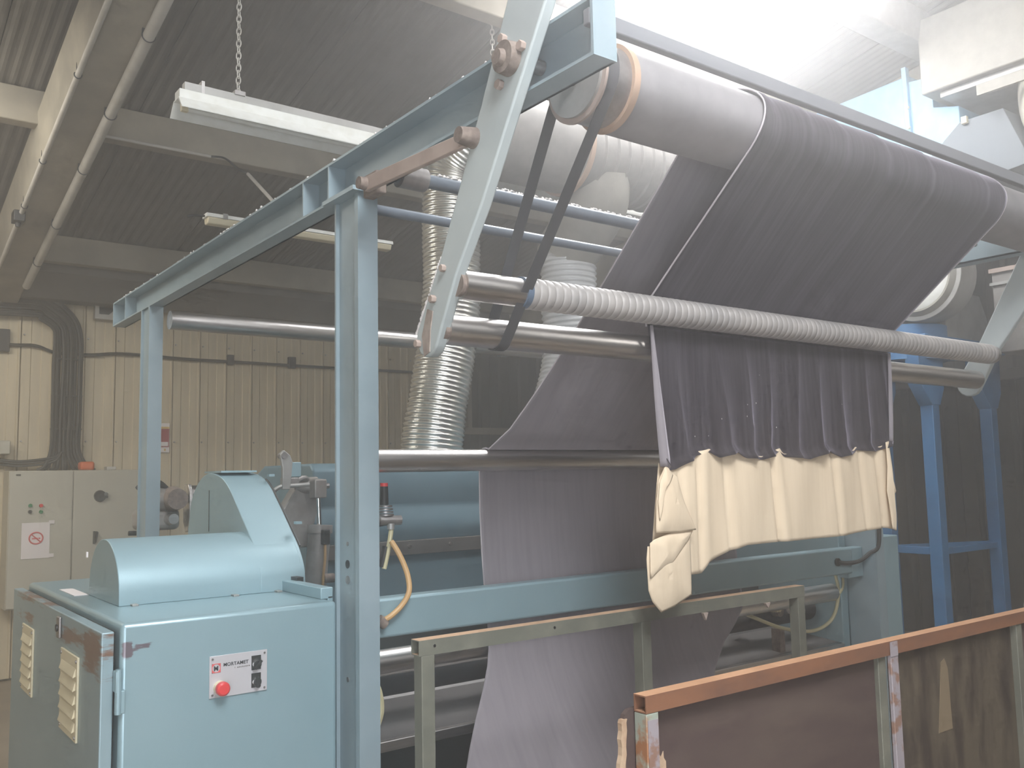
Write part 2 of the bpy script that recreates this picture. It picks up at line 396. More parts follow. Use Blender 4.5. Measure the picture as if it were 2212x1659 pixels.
# ================================================================== SERVICES
def pipe_run(label, x, off, r, ya, yb, group=None, saddles=(), sag=0):
    t = thing('conduit_pipe', label, 'pipe', (x, yb, zr(yb, off)), group)
    MB().sweep([(x, ya+(yb-ya)*i/30, zr(ya+(yb-ya)*i/30, off)) for i in range(31)], r, 14).build('pipe', PVC, t, True)
    for y in saddles:
        q = MB(); c = V((x, y, zr(y, off)))
        q.sweep([(c.x+math.cos(a)*(r+0.003), y, c.z+math.sin(a)*(r+0.003)) for a in [PI+PI*i/10 for i in range(-2, 13)]], 0.0035, 6)
        q.box(x-0.035 if x > 1.15 else x-0.01, x-0.02 if x > 1.15 else x+0.01, y-0.004, y+0.004, c.z-0.01, c.z+0.07)
        q.build('saddle_clip', BLACK, t)
    return t
pipe_run('thin grey pipe clipped along left side of the concrete rafter', 1.035, -0.445, 0.017, 8.6, -2.0, saddles=(5.35, 6.35, 7.0, 3.9))
pipe_run('thick grey pipe clipped along right side of the concrete rafter', 1.278, -0.455, 0.032, 8.4, -2.0, saddles=(4.85, 5.65, 6.35, 7.2, 7.9, 3.9))
jb = thing('junction_box', 'small dark junction box under the rafter on the thin pipe', 'junction box', (1.03, 7.15, zr(7.15, -0.46)))
MB().box(0.985, 1.06, 7.10, 7.22, zr(7.15, -0.50), zr(7.15, -0.42)).build('box', BLACK, jb, bevel=0.006)
MB().cyl((1.02, 7.16, zr(7.15, -0.5)), (1.02, 7.16, zr(7.15, -0.53)), 0.02, 0.015, 12).build('gland', BLACK, jb, True)
# strip pipe on purlin and its drop to the light
t = thing('conduit_pipe', 'thin pale conduit under the concrete purlin feeding the far light', 'pipe', (1.4, 6.36, 3.98))
MB().cyl((1.37, 6.36, 3.985), (2.12, 6.36, 3.985), 0.011, n=10).build('pipe', PVC, t, True)
MB().sweep(catmull([(2.12, 6.36, 3.985), (2.20, 6.30, 3.97), (2.24, 6.15, 3.86), (2.26, 6.0, 3.78)]), 0.008, 8).build('cable', BLACK, t, True)
MB().cyl((2.26, 6.0, 3.78), (2.30, 5.62, 3.48), 0.012, n=10).build('drop_pipe', PVC, t, True)
MB().sweep(catmull([(2.30, 5.62, 3.48), (2.31, 5.56, 3.42), (2.31, 5.52, 3.33)]), 0.008, 8).build('cable', BLACK, t, True)

def chain(p0, p1, link=0.036):
    p0, p1 = V(p0), V(p1); n = int((p1-p0).length/(link*0.74)); m = MB(); d = (p1-p0).normalized()
    a0 = d.orthogonal().normalized(); b0 = d.cross(a0)
    for i in range(n):
        c = p0 + d*(i+0.5)*link*0.74; s = a0 if i % 2 else b0
        pts = [c + d*math.cos(h)*link*0.5 + s*math.sin(h)*link*0.27 for h in [2*PI*k/10 for k in range(11)]]
        m.sweep(pts, 0.0032, 5, cap=False)
    return m
def batten(x0, x1, y, z, label, tray=True, k=1.104):
    t = thing('fluorescent_light', label, 'light', (x0, y, z))
    P = lambda L: [(y+a*k, z+b*k) for a, b in L]
    MB().prism(P([(-0.035, 0.075), (0.035, 0.075), (0.035, 0.03), (-0.035, 0.03)]), 'x', x0, x1).build('housing', WHITE, t, bevel=0.004)
    MB().prism(P([(-0.036, 0.034), (-0.085, -0.022), (-0.083, -0.026), (-0.030, 0.028), (0.030, 0.028), (0.083, -0.026), (0.085, -0.022), (0.036, 0.034)]), 'x', x0-0.005, x1+0.005).build('reflector', WHITE, t)
    for xe in (x0+0.02, x1-0.05): MB().box(xe, xe+0.03*k, y-0.012*k, y+0.012*k, z-0.015*k, z+0.03*k).build('lamp_holder', CREAMP, t, bevel=0.002)
    MB().cyl((x0+0.05, y, z), (x1-0.05, y, z), 0.015, n=14).build('tube', WHITE, t, True)
    if tray:
        MB().box(x0+0.03, x1+0.1, y-0.02*k, y+0.02*k, z+0.075*k, z+0.115*k).build('support_rail', GALV, t)
        for xc in (x0+0.302, 3.185) if x1 < 4 else ():
            chain((xc, y, z+0.115*k), (xc, y, zr(y)+0.02), 0.044).build('chain', PVC, t)
            MB().box(xc-0.027, xc+0.027, y-0.03, y+0.03, z+0.11*k, z+0.13*k).build('hook_plate', STEEL_D, t)
        MB().box(x0+0.11, x0+0.125, y-0.024*k, y+0.024*k, z+0.03*k, z+0.135*k).build('clip', STEEL, t)
    return t
batten(1.286, 3.80, 4.36, 3.466, 'long white batten light hung by chain, left of the big roller drum')
batten(4.10, 4.55, 4.36, 3.405, 'short white end of a batten light showing right of the duct elbow')
t = thing('sealed_light', 'dusty sealed strip light beyond the blue overhead beam', 'light', (1.82, 5.5, 3.27))
for xa, xb in ((1.80, 3.10),):
    MB().prism([(5.46, 3.30), (5.54, 3.30), (5.545, 3.275), (5.455, 3.275)], 'x', xa, xb).build('body', WHITE, t, bevel=0.004)
    MB().prism([(5.458, 3.275), (5.47, 3.235), (5.53, 3.235), (5.542, 3.275)], 'x', xa+0.01, xb-0.01).build('diffuser', CREAMP, t, bevel=0.008)
    for xc in (1.90, 2.75): MB().box(xc, xc+0.03, 5.452, 5.548, 3.27, 3.305).build('clip', CHROME, t)
    MB().sweep(catmull([(1.80, 5.5, 3.285), (1.74, 5.5, 3.28), (1.70, 5.51, 3.27)]), 0.007, 6).build('cable_gland', BLACK, t)

# ---- ducts
def ribbed(pts, r, pitch, amp, m, name, parent, n=28, jit=0.0):
    P = resample(catmull(pts, 14), pitch/4)
    return MB().sweep(P, lambda s, L: r + amp*math.cos(2*PI*s/pitch) + jit*noise.noise(V((s*3.1, 0, 1))), n).build(name, m, parent, True, autos=False)
t = thing('ventilation_duct', 'big dusty grey spiral duct hung under the roof behind the drum', 'duct', (2.8, 3.98, 3.56))
MB().sweep([(2.80, 3.98, 3.56), (3.41, 3.98, 3.56)], 0.250, 40).build('smooth_section', DUCTG, t, True)
MB().sweep(resample([(3.41, 3.98, 3.56), (3.44, 3.98, 3.56)], 0.01), 0.266, 40).build('flange_ring', TAN, t, True)
MB().sweep(resample([(3.44, 3.98, 3.56), (6.1, 3.98, 3.56)], 0.0125), lambda s, L: 0.243+(0.010 if (s % 0.095) < 0.014 else 0), 40).build('spiral_section', DUCTG, t, True)
MB().sweep(catmull([(3.66, 3.98, 3.46), (3.68, 4.02, 3.30), (3.71, 4.18, 3.17), (3.705, 4.30, 3.07)], 8), lambda s, L: 0.215-0.02*s/L, 32).build('elbow', CREAMDUCT, t, True)
MB().sweep([(3.705, 4.3, 3.09), (3.705, 4.3, 3.045)], 0.195, 32).build('collar', CREAMDUCT, t, True)
for xh in (3.1, 5.2): MB().box(xh, xh+0.02, 3.97, 3.99, 3.75, 4.68).build('hanger', GALV, t)
h1 = ribbed([(2.86, 4.12, 3.55), (2.835, 4.26, 3.42), (2.822, 4.3, 3.2), (2.822, 4.3, 2.80), (2.80, 4.3, 2.49), (2.746, 4.3, 2.21), (2.69, 4.3, 1.92), (2.67, 4.3, 1.76)], 0.163, 0.027, 0.006, FOIL, 'foil_hose', None, jit=0.010)
tag(h1, 'crinkled silver foil hose hanging behind the swing arm, against the cream wall', 'hose')
h2 = ribbed([(3.705, 4.3, 3.05), (3.70, 4.3, 2.72), (3.71, 4.3, 2.45), (3.645, 4.3, 2.17), (3.50, 4.3, 1.85), (3.46, 4.3, 1.76)], 0.173, 0.034, 0.006, PLASTIC, 'ribbed_hose', None)
tag(h2, 'grey ribbed plastic hose hanging from the cream duct elbow', 'hose')

# ---- electrical cabinet on the back wall
t = thing('electrical_cabinet', 'beige double door electrical cabinet fixed to the cream wall', 'cabinet', (1.75, 8.85, 0.62))
MB().box(1.24, 2.36, 8.70, 9.0, 0.63, 1.785).build('body', CABG, t, bevel=0.006)
for a, b in ((1.245, 1.732), (1.742, 2.355)): MB().box(a, b, 8.682, 8.70, 0.64, 1.78).build('door', CABG, t, bevel=0.004)
MB().box(1.905, 1.925, 8.665, 8.685, 1.14, 1.25).build('handle', BLACK, t, bevel=0.004)
MB().prism([(1.92, 1.15), (1.93, 1.15), (1.945, 1.24), (1.93, 1.25)], 'y', 8.655, 8.67).build('lever', BLACK, t)
ind = ((1.405, 1.490, GREEN), (1.488, 1.487, RED), (1.405, 1.438, BLACK), (1.488, 1.434, GREEN))
for xx, zz, mm in ind: MB().cyl((xx, 8.685, zz), (xx, 8.665, zz), 0.017, 0.014, 16).build('push_button', mm, t, True)
sw = MB().cyl((1.955, 8.685, 1.555), (1.955, 8.66, 1.555), 0.052, 0.048, 28).build('main_switch', BLACK, t, True)
MB().box(1.945, 2.015, 8.640, 8.662, 1.535, 1.555).build('switch_grip', BLACK, sw, bevel=0.004)
MB().cyl((2.0, 8.684, 1.57), (2.0, 8.655, 1.57), 0.017, n=12).build('switch_lock', CHROME, sw, True)
MB().box(1.29, 1.325, 8.676, 8.684, 1.745, 1.755).build('maker_badge', BLACK, t)
t2 = thing('paper_notice', 'white paper notice with a red prohibition ring taped to the cabinet', 'notice', (1.44, 8.68, 1.18))
MB().box(1.345, 1.56, 8.676, 8.680, 1.045, 1.345).build('sheet', PAPER, t2)
c = V((1.455, 8.674, 1.215)); q = MB()
q.sweep([c+V((math.cos(a)*0.052, 0, math.sin(a)*0.048)) for a in [2*PI*i/28 for i in range(29)]], 0.006, 6, False)
q.sweep([c+V((-0.036, 0, 0.034)), c+V((0.036, 0, -0.034))], 0.005, 6); q.build('red_ring', REDINK, t2)
q = MB(); q.box(1.425, 1.47, 8.674, 8.676, 1.206, 1.218); q.box(1.474, 1.488, 8.674, 8.676, 1.206, 1.218); q.build('cigarette_mark', REDINK, t2)
for (a, b) in ((1.55, 1.33), (1.55, 1.05)):
    tp = MB().box(a, a+0.045, 8.674, 8.676, b, b+0.03); tp.build('tape', PAPER, t2)
o = tag(MB().box(1.80, 1.92, 8.74, 8.86, 1.785, 1.86).build('alarm_box', ORANGE, bevel=0.02), 'small orange plastic box standing on the beige electrical cabinet', 'box')
tag(MB().box(2.02, 2.10, 8.74, 8.85, 1.785, 1.815).build('terminal_block', PVC, bevel=0.006), 'small pale block on the electrical cabinet, right of the orange box', 'block')
# cable bundle
t = thing('cable_bundle', 'thick band of black cables rising from the electrical cabinet', 'cables', (1.7, 8.93, 1.79))
for i in range(11):
    u = i/10; xb = 1.60+0.225*u; yb = 8.935+0.03*((i*7) % 3-1)*0.5
    fan = 1.50+0.46*u + random.uniform(-0.02, 0.02)
    w_ = lambda: random.uniform(-0.008, 0.008)
    pts = [(fan, yb, 1.79), (fan*0.5+xb*0.5, yb-0.02, 1.83), (xb+w_(), yb, 1.98), (xb+w_(), yb, 2.3), (xb+w_(), yb, 2.7), (xb, yb, 2.96),
           (xb-0.02-0.03*u, yb, 3.06+0.09*u), (xb-0.12-0.08*u, yb, 3.13+0.17*u), (1.45-0.02*u, yb, 3.16+0.21*u), (1.1, yb, 3.15+0.21*u), (0.5, yb, 3.14+0.21*u)]
    MB().sweep(catmull(pts, 6), 0.0155, 8).build('cable', DARKC, t, True)
for z in (2.15, 2.45, 2.78): MB().box(1.585, 1.84, 8.915, 8.955, z, z+0.012).build('cable_tie', BLACK, t)
t = thing('wall_cable', 'black cable running along the cream wall above the cabinet', 'cable', (3.0, 8.98, 2.88))
cp = [(0.2, 8.99, 2.90), (1.2, 8.99, 2.895), (1.45, 8.99, 2.90), (1.62, 8.99, 2.85), (1.9, 8.99, 2.845), (2.2, 8.99, 2.875), (2.8, 8.99, 2.86), (3.2, 8.99, 2.862), (4.1, 8.99, 2.86), (5.9, 8.99, 2.87)]
MB().sweep(catmull(cp, 8), 0.015, 8).build('cable', DARKC, t, True)
for xx, ww in ((3.19, 0.05), (3.84, 0.06), (1.12, 0.10)):
    MB().box(xx, xx+ww*1.3, 8.97, 9.02, 2.83, 2.83+ww*2).build('junction_box', BLACK, t, bevel=0.006)
t = thing('wall_cable', 'black cable lying loose to the left of the cabinet top', 'cable', (1.0, 8.97, 1.83))
for dz in (0.0, 0.022, 0.04):
    MB().sweep(catmull([(0.2, 8.97, 1.86+dz), (1.1, 8.96, 1.85+dz), (1.35, 8.93, 1.83+dz), (1.6, 8.9, 1.86+dz), (1.68, 8.9, 1.95)], 6), 0.011, 7).build('cable', DARKC, t, True)
tag(MB().box(0.9, 1.27, 8.88, 9.0, 1.93, 2.05).build('wall_trunking', CABG, bevel=0.01), 'beige trunking box on the wall at the left picture edge', 'box')
t = thing('wall_notice', 'small dark red notice with white field on the cream wall', 'notice', (2.56, 9.01, 2.1))
MB().box(2.46, 2.64, 9.005, 9.012, 1.95, 2.23).build('sheet', PAPER, t)
MB().box(2.465, 2.635, 9.001, 9.006, 2.00, 2.175).build('red_field', POSTER, t)
MB().box(2.465, 2.635, 9.001, 9.006, 2.177, 2.195).build('yellow_band', YEL, t)
MB().box(2.56, 2.625, 8.998, 9.002, 2.01, 2.05).build('white_field', PAPER, t)
q = MB()
for i in range(3): q.box(2.49+0.05*i, 2.505+0.05*i, 9.001, 9.006, 1.965, 1.985)
q.build('pictogram_row', YEL, t)
t = thing('vent_box', 'pale square bracket plate with a dark cut-out under the eaves', 'bracket', (2.03, 8.95, 3.28))
m = MB(); m.box(1.93, 2.16, 8.93, 9.0, 3.345, 3.375); m.box(1.93, 2.16, 8.93, 9.0, 3.18, 3.225); m.box(1.93, 1.965, 8.93, 9.0, 3.225, 3.345); m.box(2.12, 2.16, 8.93, 9.0, 3.225, 3.345)
m.prism([(2.12, 3.225), (2.05, 3.225), (2.12, 3.29)], 'y', 8.93, 9.0); m.build('plate', PVC, t)
MB().box(1.965, 2.12, 8.99, 9.0, 3.225, 3.345).build('dark_recess', BLACK, t)

# ================================================================== ROLLER FRAME
G = thing('roller_frame', 'tall blue grey steel channel frame carrying the cloth rollers and drum', 'frame', (2.95, 3.5, 0))
XL0, XL1, XR0, XR1 = 1.41, 1.485, 4.405, 4.48
def channel_v(xa, xb, ya, yb, za, zb, web_left, t=0.009):
    m = MB(); m.box(xa, xb, ya, ya+t, za, zb); m.box(xa, xb, yb-t, yb, za, zb)
    if web_left: m.box(xa, xa+t, ya, yb, za, zb)
    else: m.box(xb-t, xb, ya, yb, za, zb)
    return m
def post_section(xa, xb, ya, yb, za, zb, web_left, t=0.011):
    m = MB(); m.box(xa, xb, ya, ya+t, za, zb); m.box(xa, xb, yb-t, yb, za, zb)
    if web_left:
        m.box(xa, xa+t, ya+t, yb-t, za, zb)
    else:
        m.box(xa+0.013, xa+0.022, ya+t, yb-t, za, zb); m.box(xa, xa+0.013, ya+t, ya+0.026, za, zb)
    return m
def channel_h(xa, xb, ya, yb, za, zb, web_left, t=0.009):
    m = MB(); m.box(xa, xb, ya, yb, zb-t, zb); m.box(xa, xb, ya, yb, za, za+t)
    if web_left: m.box(xa, xa+t, ya, yb, za, zb)
    else: m.box(xb-t, xb, ya, yb, za, zb)
    return m
for (xa, xb, wl) in ((XL0, XL1, False), (XR0, XR1, True)):
    p = post_section(xa, xb, 2.723, 2.90, 0.0, 2.625, wl).build('post', FRAME, G)
    if not wl:
        for z in (1.40, 1.30, 1.33+0.13): pass
        for z, r in ((1.368, 0.014), (1.316, 0.014), (1.436, 0.007), (0.99, 0.008)):
            MB().cyl((xa+0.0135, 2.83, z), (xa+0.0110, 2.83, z), r, n=18).build('bolt_hole', BLACK if z > 1.36 and z < 1.4 else STEEL_D, p, True)
    MB().box(xa-0.03 if not wl else xa, xb if not wl else xb+0.03, 2.70, 2.94, 2.625, 2.64).build('cap_plate', FRAME, G)
    post_section(xa, xb, 5.22, 5.39, 0.0, 2.64, wl).build('post', FRAME, G)
    b = channel_h(xa, xb, 1.533, 6.03, 2.64, 2.79, wl).build('beam', FRAME, G)
    MB().box(xa, xb, 1.524, 1.533, 2.64, 2.87).build('end_plate', FRAME, G)
    for y in (3.17, 2.95, 5.75):
        MB().box(xa+0.001, xb-0.009, y, y+0.008, 2.649, 2.781).build('stiffener', FRAME, b)
    MB().box(xa, xb, 6.03, 6.038, 2.64, 2.79).build('end_plate', FRAME, G)
# holes seen on the inner face of the right beam
for y in (2.30, 2.10): MB().cyl((XR0-0.001, y, 2.72), (XR0+0.002, y, 2.72), 0.010, n=12).build('bolt_hole', BLACK, G, True)
MB().box(XL0, XR1, 1.535, 1.56, 2.722, 2.764).build('tie_rail', mat('grey_flat_bar', (0.17, 0.175, 0.19), 0.5, 0.1), G, bevel=0.004)
def arm(xa, xb, sgn):
    # outline in (y,z): long bar with rounded lower end, tapering wider upward
    pts = [(1.590, 2.985), (1.735, 3.015), (1.807, 2.888), (1.930, 2.655), (2.148, 2.268), (2.279, 2.073)]
    cb = V((2.222, 2.055)); 
    for i in range(1, 8):
        a = math.radians(25 - i*25); pts.append((cb.x+0.058*math.cos(a), cb.y+0.058*math.sin(a)))
    pts += [(2.066, 2.212), (1.939, 2.376), (1.650, 2.818)]
    # order is upper-left -> lower -> back up
    a = MB().prism(pts, 'x', xa, xb).build('swing_arm', ARM, G, bevel=0.006)
    f = xa if sgn < 0 else xb
    d = (sgn, 0, 0)
    hub = MB().cyl((f, 1.795, 2.722), (f+sgn*0.03, 1.795, 2.722), 0.045, 0.042, 24).build('hub_bearing', RUSTY, a, True)
    MB().cyl((f+sgn*0.03, 1.80, 2.72), (f+sgn*0.045, 1.80, 2.72), 0.024, 0.020, 20).build('shaft_end', RUSTY, a, True)
    for (y, z) in ((1.742, 2.735), (1.838, 2.668), (1.820, 2.785)): bolt((f, y, z), d, 0.014, 0.016, 'bolt', RUSTBAR, a)
    bolt((f, 2.124, 2.237), d, 0.011, 0.014, 'bolt', RUSTBAR, a)
    bolt((f, 2.178, 2.158), d, 0.012, 0.016, 'bolt', RUSTBAR, a)
    bolt((f, 2.262, 2.040), d, 0.012, 0.016, 'bolt', RUSTBAR, a)
    s = MB().prism([(2.185, 2.125), (2.215, 2.135), (2.245, 2.06), (2.235, 2.00), (2.205, 2.01), (2.20, 2.07)], 'x', min(f, f+sgn*0.003), max(f, f+sgn*0.003)).build('rust_stain_plate', STAIN, a)
    return a
arm(1.370, 1.405, -1); arm(4.485, 4.52, 1)
# link bar between post head and arm
lb = MB().prism([(1.955, 2.585), (1.975, 2.545), (2.56, 2.572), (2.56, 2.622)], 'x', 1.350, 1.366).build('link_bar', RUSTBAR, G, bevel=0.003)
MB().cyl((1.372, 1.968, 2.566), (1.318, 1.968, 2.566), 0.030, 0.022, 20).build('pivot_bolt', RUSTY, lb, True)
MB().cyl((1.41, 2.555, 2.597), (1.325, 2.555, 2.597), 0.024, 0.020, 20).build('pivot_bolt', RUSTY, lb, True)
MB().box(1.37, 1.41, 2.52, 2.61, 2.565, 2.64).build('bracket', RUSTY, G, bevel=0.006)
# rollers in the arms
def roller(name, x0, x1, y, z, r, m, par=G, n=40, collar=True):
    o = MB().cyl((x0, y, z), (x1, y, z), r, n=n).build(name, m, par, True)
    if collar:
        for xa, xb in ((x0-0.012, x0), (x1, x1+0.012)): MB().cyl((xa, y, z), (xb, y, z), r*0.80, n=24).build('end_bearing', RUSTY, o, True)
    return o
sr = roller('spiral_roller', 1.40, 4.475, 2.09, 2.187, 0.042, STEEL)
q = MB(); pitch = 0.030
P = [(1.625+pitch*i/10, 2.09, 2.187) for i in range(int((4.455-1.625)/pitch)*10+1)]
q.sweep(P, lambda s, L: 0.0425+0.0048*abs(math.sin(PI*s/pitch))**0.4, 32, True); q.build('ribbed_sleeve', SLEEVE, sr, True, autos=True)
MB().cyl((1.590, 2.09, 2.187), (1.606, 2.09, 2.187), 0.0415, n=32).build('steel_band', STEEL_D, sr, True)
MB().cyl((1.608, 2.09, 2.187), (1.628, 2.09, 2.187), 0.0475, n=32).build('blue_collar', mat('dull_blue_tape', (0.10, 0.14, 0.20), 0.5), sr, True)
pr_ = roller('plain_roller', 1.40, 4.475, 2.18, 2.074, 0.0445, STEEL)
# drum
dr = MB().sweep([(1.72, 1.80, 2.727), (4.40, 1.80, 2.727)], 0.119, 64).build('drum', DRUMM, G, True)
MB().sweep([(1.700, 1.80, 2.727), (1.722, 1.80, 2.727)], 0.1235, 64).build('edge_ring', TAN, dr, True)
MB().cyl((1.60, 1.80, 2.727), (1.70, 1.80, 2.727), 0.112, n=48).build('belt_pulley', STEEL_D, dr, True)
MB().sweep([(1.597, 1.80, 2.727), (1.606, 1.80, 2.727)], 0.121, 48).build('pulley_flange', RUSTBAR, dr, True)
MB().cyl((1.588, 1.80, 2.727), (1.598, 1.80, 2.727), 0.106, n=48).build('pulley_face', GALV, dr, True)
MB().cyl((1.40, 1.80, 2.727), (4.49, 1.80, 2.727), 0.02, n=16).build('shaft', STEEL_D, dr, True)
# belt round pulley and plain roller
def belt(x0, x1, c0, r0, c1, r1, t=0.004):
    c0, c1 = V(c0), V(c1); d = c1-c0; L = d.length; th = math.atan2(d.y, d.x); al = math.acos((r0-r1)/L)
    out = []
    for i in range(25):
        a = th+al + (2*PI-2*al)*i/24; out.append((c0.x+math.cos(a)*r0, c0.y+math.sin(a)*r0))
    for i in range(17):
        a = th-al + 2*al*i/16; out.append((c1.x+math.cos(a)*r1, c1.y+math.sin(a)*r1))
    n = len(out); vs = []; 
    cen = [sum(p[0] for p in out)/n, sum(p[1] for p in out)/n]
    for x in (x0, x1):
        for k in (0, t):
            for (y, z) in out:
                v = V((y-cen[0], z-cen[1])); v = v*(1+k/v.length); vs.append((x, cen[0]+v.x, cen[1]+v.y))
    fs = []
    for i in range(n):
        j = (i+1) % n
        fs += [(i, j, n+j, n+i), (2*n+i, 3*n+i, 3*n+j, 2*n+j), (i, 2*n+i, 2*n+j, j), (n+i, n+j, 3*n+j, 3*n+i)]
    vs = [(x-0.035*(2.73-z)/0.65, y, z) for x, y, z in vs]
    return MB().add(vs, fs)
belt(1.612, 1.650, (1.80, 2.727), 0.113, (2.18, 2.074), 0.0455).build('drive_belt', BELT, G, True)
# cross rods and rear roller
MB().cyl((1.485, 2.885, 2.630), (4.41, 2.885, 2.630), 0.019, n=20).build('cross_rod', RODM, G, True)
MB().cyl((1.485, 2.60, 2.665), (4.41, 2.60, 2.665), 0.024, n=20).build('cross_rod', RODM, G, True)
MB().cyl((1.50, 2.60, 2.665), (1.60, 2.60, 2.665), 0.040, n=24).build('rod_bearing', STEEL_D, G, True)
MB().cyl((1.485, 5.10, 2.548), (4.41, 5.10, 2.548), 0.052, n=32).build('rear_roller', STEEL, G, True)
# ================================================================== RAISING MACHINE
R = thing('raising_machine', 'wide blue cloth raising machine behind the frame with lower rollers', 'machine', (2.95, 3.6, 0))
# hood
hood = [(4.092, 1.216), (4.092, 1.2904), (4.0176, 1.3462), (3.9928, 1.4268), (4.03, 1.5198), (3.9928, 1.588), (3.9928, 1.6996), (4.03, 1.7306), (4.6, 1.7306), (4.7, 1.69), (4.7, 1.2)]
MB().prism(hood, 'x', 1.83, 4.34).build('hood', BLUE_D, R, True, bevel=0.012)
MB().prism([(3.985, 1.275), (3.995, 1.345), (4.09, 1.345), (4.09, 1.275)], 'x', 1.84, 4.33).build('lower_strip', mat('brown_grey_strip', (0.13, 0.12, 0.11), 0.5, 0.5), R, bevel=0.003)
q = MB()
for i in range(10): q.cyl((2.345+0.24*i, 3.992, 1.315), (2.345+0.24*i, 3.978, 1.315), 0.009, n=8)
q.build('strip_screws', STEEL, R)['kind'] = 'stuff'
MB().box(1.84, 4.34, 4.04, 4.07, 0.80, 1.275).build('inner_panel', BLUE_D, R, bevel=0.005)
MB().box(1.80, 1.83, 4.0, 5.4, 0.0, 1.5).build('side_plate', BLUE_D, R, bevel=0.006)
MB().box(4.34, 4.40, 2.90, 4.5, 0.0, 1.30).build('side_plate', BLUE, R, bevel=0.006)
for xx in (2.67, 3.46): MB().sweep([(xx, 4.3, 1.70), (xx, 4.3, 1.765)], 0.150, 28).build('hose_spigot', GALV, R, True)
# front cross beam
MB().box(1.487, 4.27, 2.775, 2.845, 1.118, 1.250).build('cross_beam', BLUE, R, bevel=0.010)
MB().box(4.265, 4.40, 2.80, 2.86, 1.09, 1.245).build('beam_bracket', BLUE, R, bevel=0.006)
roller('guide_roller', 1.487, 4.40, 2.87, 1.715, 0.041, STEEL, R)
roller('lower_roller', 1.487, 4.30, 2.93, 1.005, 0.046, STEEL, R)
MB().cyl((4.30, 2.93, 1.005), (4.36, 2.93, 1.005), 0.022, n=16).build('roller_journal', STEEL_D, R, True)
MB().cyl((1.56, 3.12, 0.90), (4.34, 3.12, 0.90), 0.06, n=28).build('brush_shaft', mat('dark_brush', (0.05, 0.05, 0.055), 0.6), R, True)
MB().prism([(2.92, 0.742), (3.30, 0.78), (3.45, 0.92), (3.46, 0.91), (3.31, 0.765), (2.92, 0.728)], 'x', 1.56, 4.34).build('tray', mat('dull_tray_steel', (0.15, 0.14, 0.135), 0.45, 0.5), R)
MB().box(1.50, 4.34, 2.895, 2.925, 0.708, 0.744).build('tray_lip', STEEL, R, bevel=0.003)
MB().box(1.56, 4.34, 3.44, 3.47, 0.0, 1.0).build('rear_panel', mat('dark_inner_steel', (0.05, 0.055, 0.055), 0.6), R)
MB().box(3.87, 3.91, 2.95, 3.00, 0.3, 0.86).build('stay', RUSTY, R)
# clutter at the right end of the lower roller
MB().prism([(3.05, 0.93), (3.05, 0.98), (3.25, 1.0), (3.25, 0.90)], 'x', 3.84, 3.96).build('roller_bracket', STEEL_D, R, bevel=0.01)
MB().cyl((3.98, 3.02, 0.93), (3.98, 3.10, 0.93), 0.028, n=18).build('cam', RUSTY, R, True)
MB().cyl((3.90, 2.97, 0.955), (3.93, 3.10, 0.945), 0.018, n=14).build('cam_pin', CREAMP, R, True)
MB().cyl((4.04, 3.0, 0.94), (4.12, 3.0, 0.92), 0.030, n=18).build('valve_body', STEEL_D, R, True)
MB().sweep(catmull([(4.45-0.11, 2.93, 1.10), (4.33, 2.91, 1.0), (4.25, 2.90, 0.88), (4.08, 2.90, 0.835), (3.86, 2.92, 0.87), (3.70, 2.95, 0.93), (3.62, 3.0, 0.97)]), 0.009, 8).build('air_hose', HOSE_Y, R, True)
MB().sweep(catmull([(4.36, 2.90, 1.10), (4.355, 2.90, 1.03), (4.31, 2.91, 0.985), (4.27, 2.92, 0.97)]), 0.008, 8).build('air_hose', HOSE_Y, R, True)
MB().sweep(catmull([(4.13, 2.77, 1.185), (4.20, 2.765, 1.175), (4.30, 2.755, 1.18), (4.38, 2.745, 1.215), (4.42, 2.715, 1.26), (4.425, 2.71, 1.45)]), 0.011, 8).build('black_cable', BLACK, R, True)
MB().cyl((4.13, 2.776, 1.185), (4.13, 2.764, 1.185), 0.020, n=16).build('cable_grommet', BLACK, R, True)
MB().box(4.50, 4.655, 2.745, 3.2, 0.0, 1.295).build('end_cabinet', BLUE, R, bevel=0.006)
# swinging arm, pneumatic cylinder, levers at the left end (behind the drive cabinet)
arm2 = MB().prism([(1.644, 1.357), (1.732, 1.357), (1.808, 1.615), (1.778, 1.668), (1.702, 1.662), (1.603, 1.51), (1.556, 1.474)], 'y', 3.83, 3.90).build('rocker_arm', CASTM, R, bevel=0.006)
MB().cyl((1.685, 3.861, 1.632), (1.79, 3.802, 1.621), 0.036, n=24).build('pivot_boss', CASTM, arm2, True)
pc = MB().cyl((1.749, 3.744, 1.451), (1.726, 3.744, 1.194), 0.048, 0.048, 28).build('pneumatic_cylinder', CASTM, R, True)
MB().cyl((1.74, 3.744, 1.592), (1.747, 3.744, 1.439), 0.011, n=14).build('piston_rod', CHROME, pc, True)
MB().box(1.711, 1.769, 3.715, 3.773, 1.574, 1.656).build('clevis', CASTM, pc, bevel=0.006)
MB().cyl((1.769, 3.744, 1.627), (1.79, 3.744, 1.627), 0.012, n=8).build('clevis_pin', STEEL_D, pc, True)
MB().cyl((1.749, 3.744, 1.457), (1.747, 3.744, 1.422), 0.055, n=28).build('cylinder_head', CASTM, pc, True)
MB().box(1.729, 1.761, 3.668, 3.697, 1.375, 1.439).build('fitting', BLACK, pc, bevel=0.004)
MB().sweep(catmull([(1.743, 3.68, 1.381), (1.739, 3.674, 1.311), (1.734, 3.68, 1.241), (1.734, 3.685, 1.17)]), 0.006, 8).build('air_hose', HOSE_T, pc, True)
MB().cyl((1.743, 3.697, 1.229), (1.79, 3.697, 1.229), 0.02, n=16).build('lower_pin', RUSTY, pc, True)
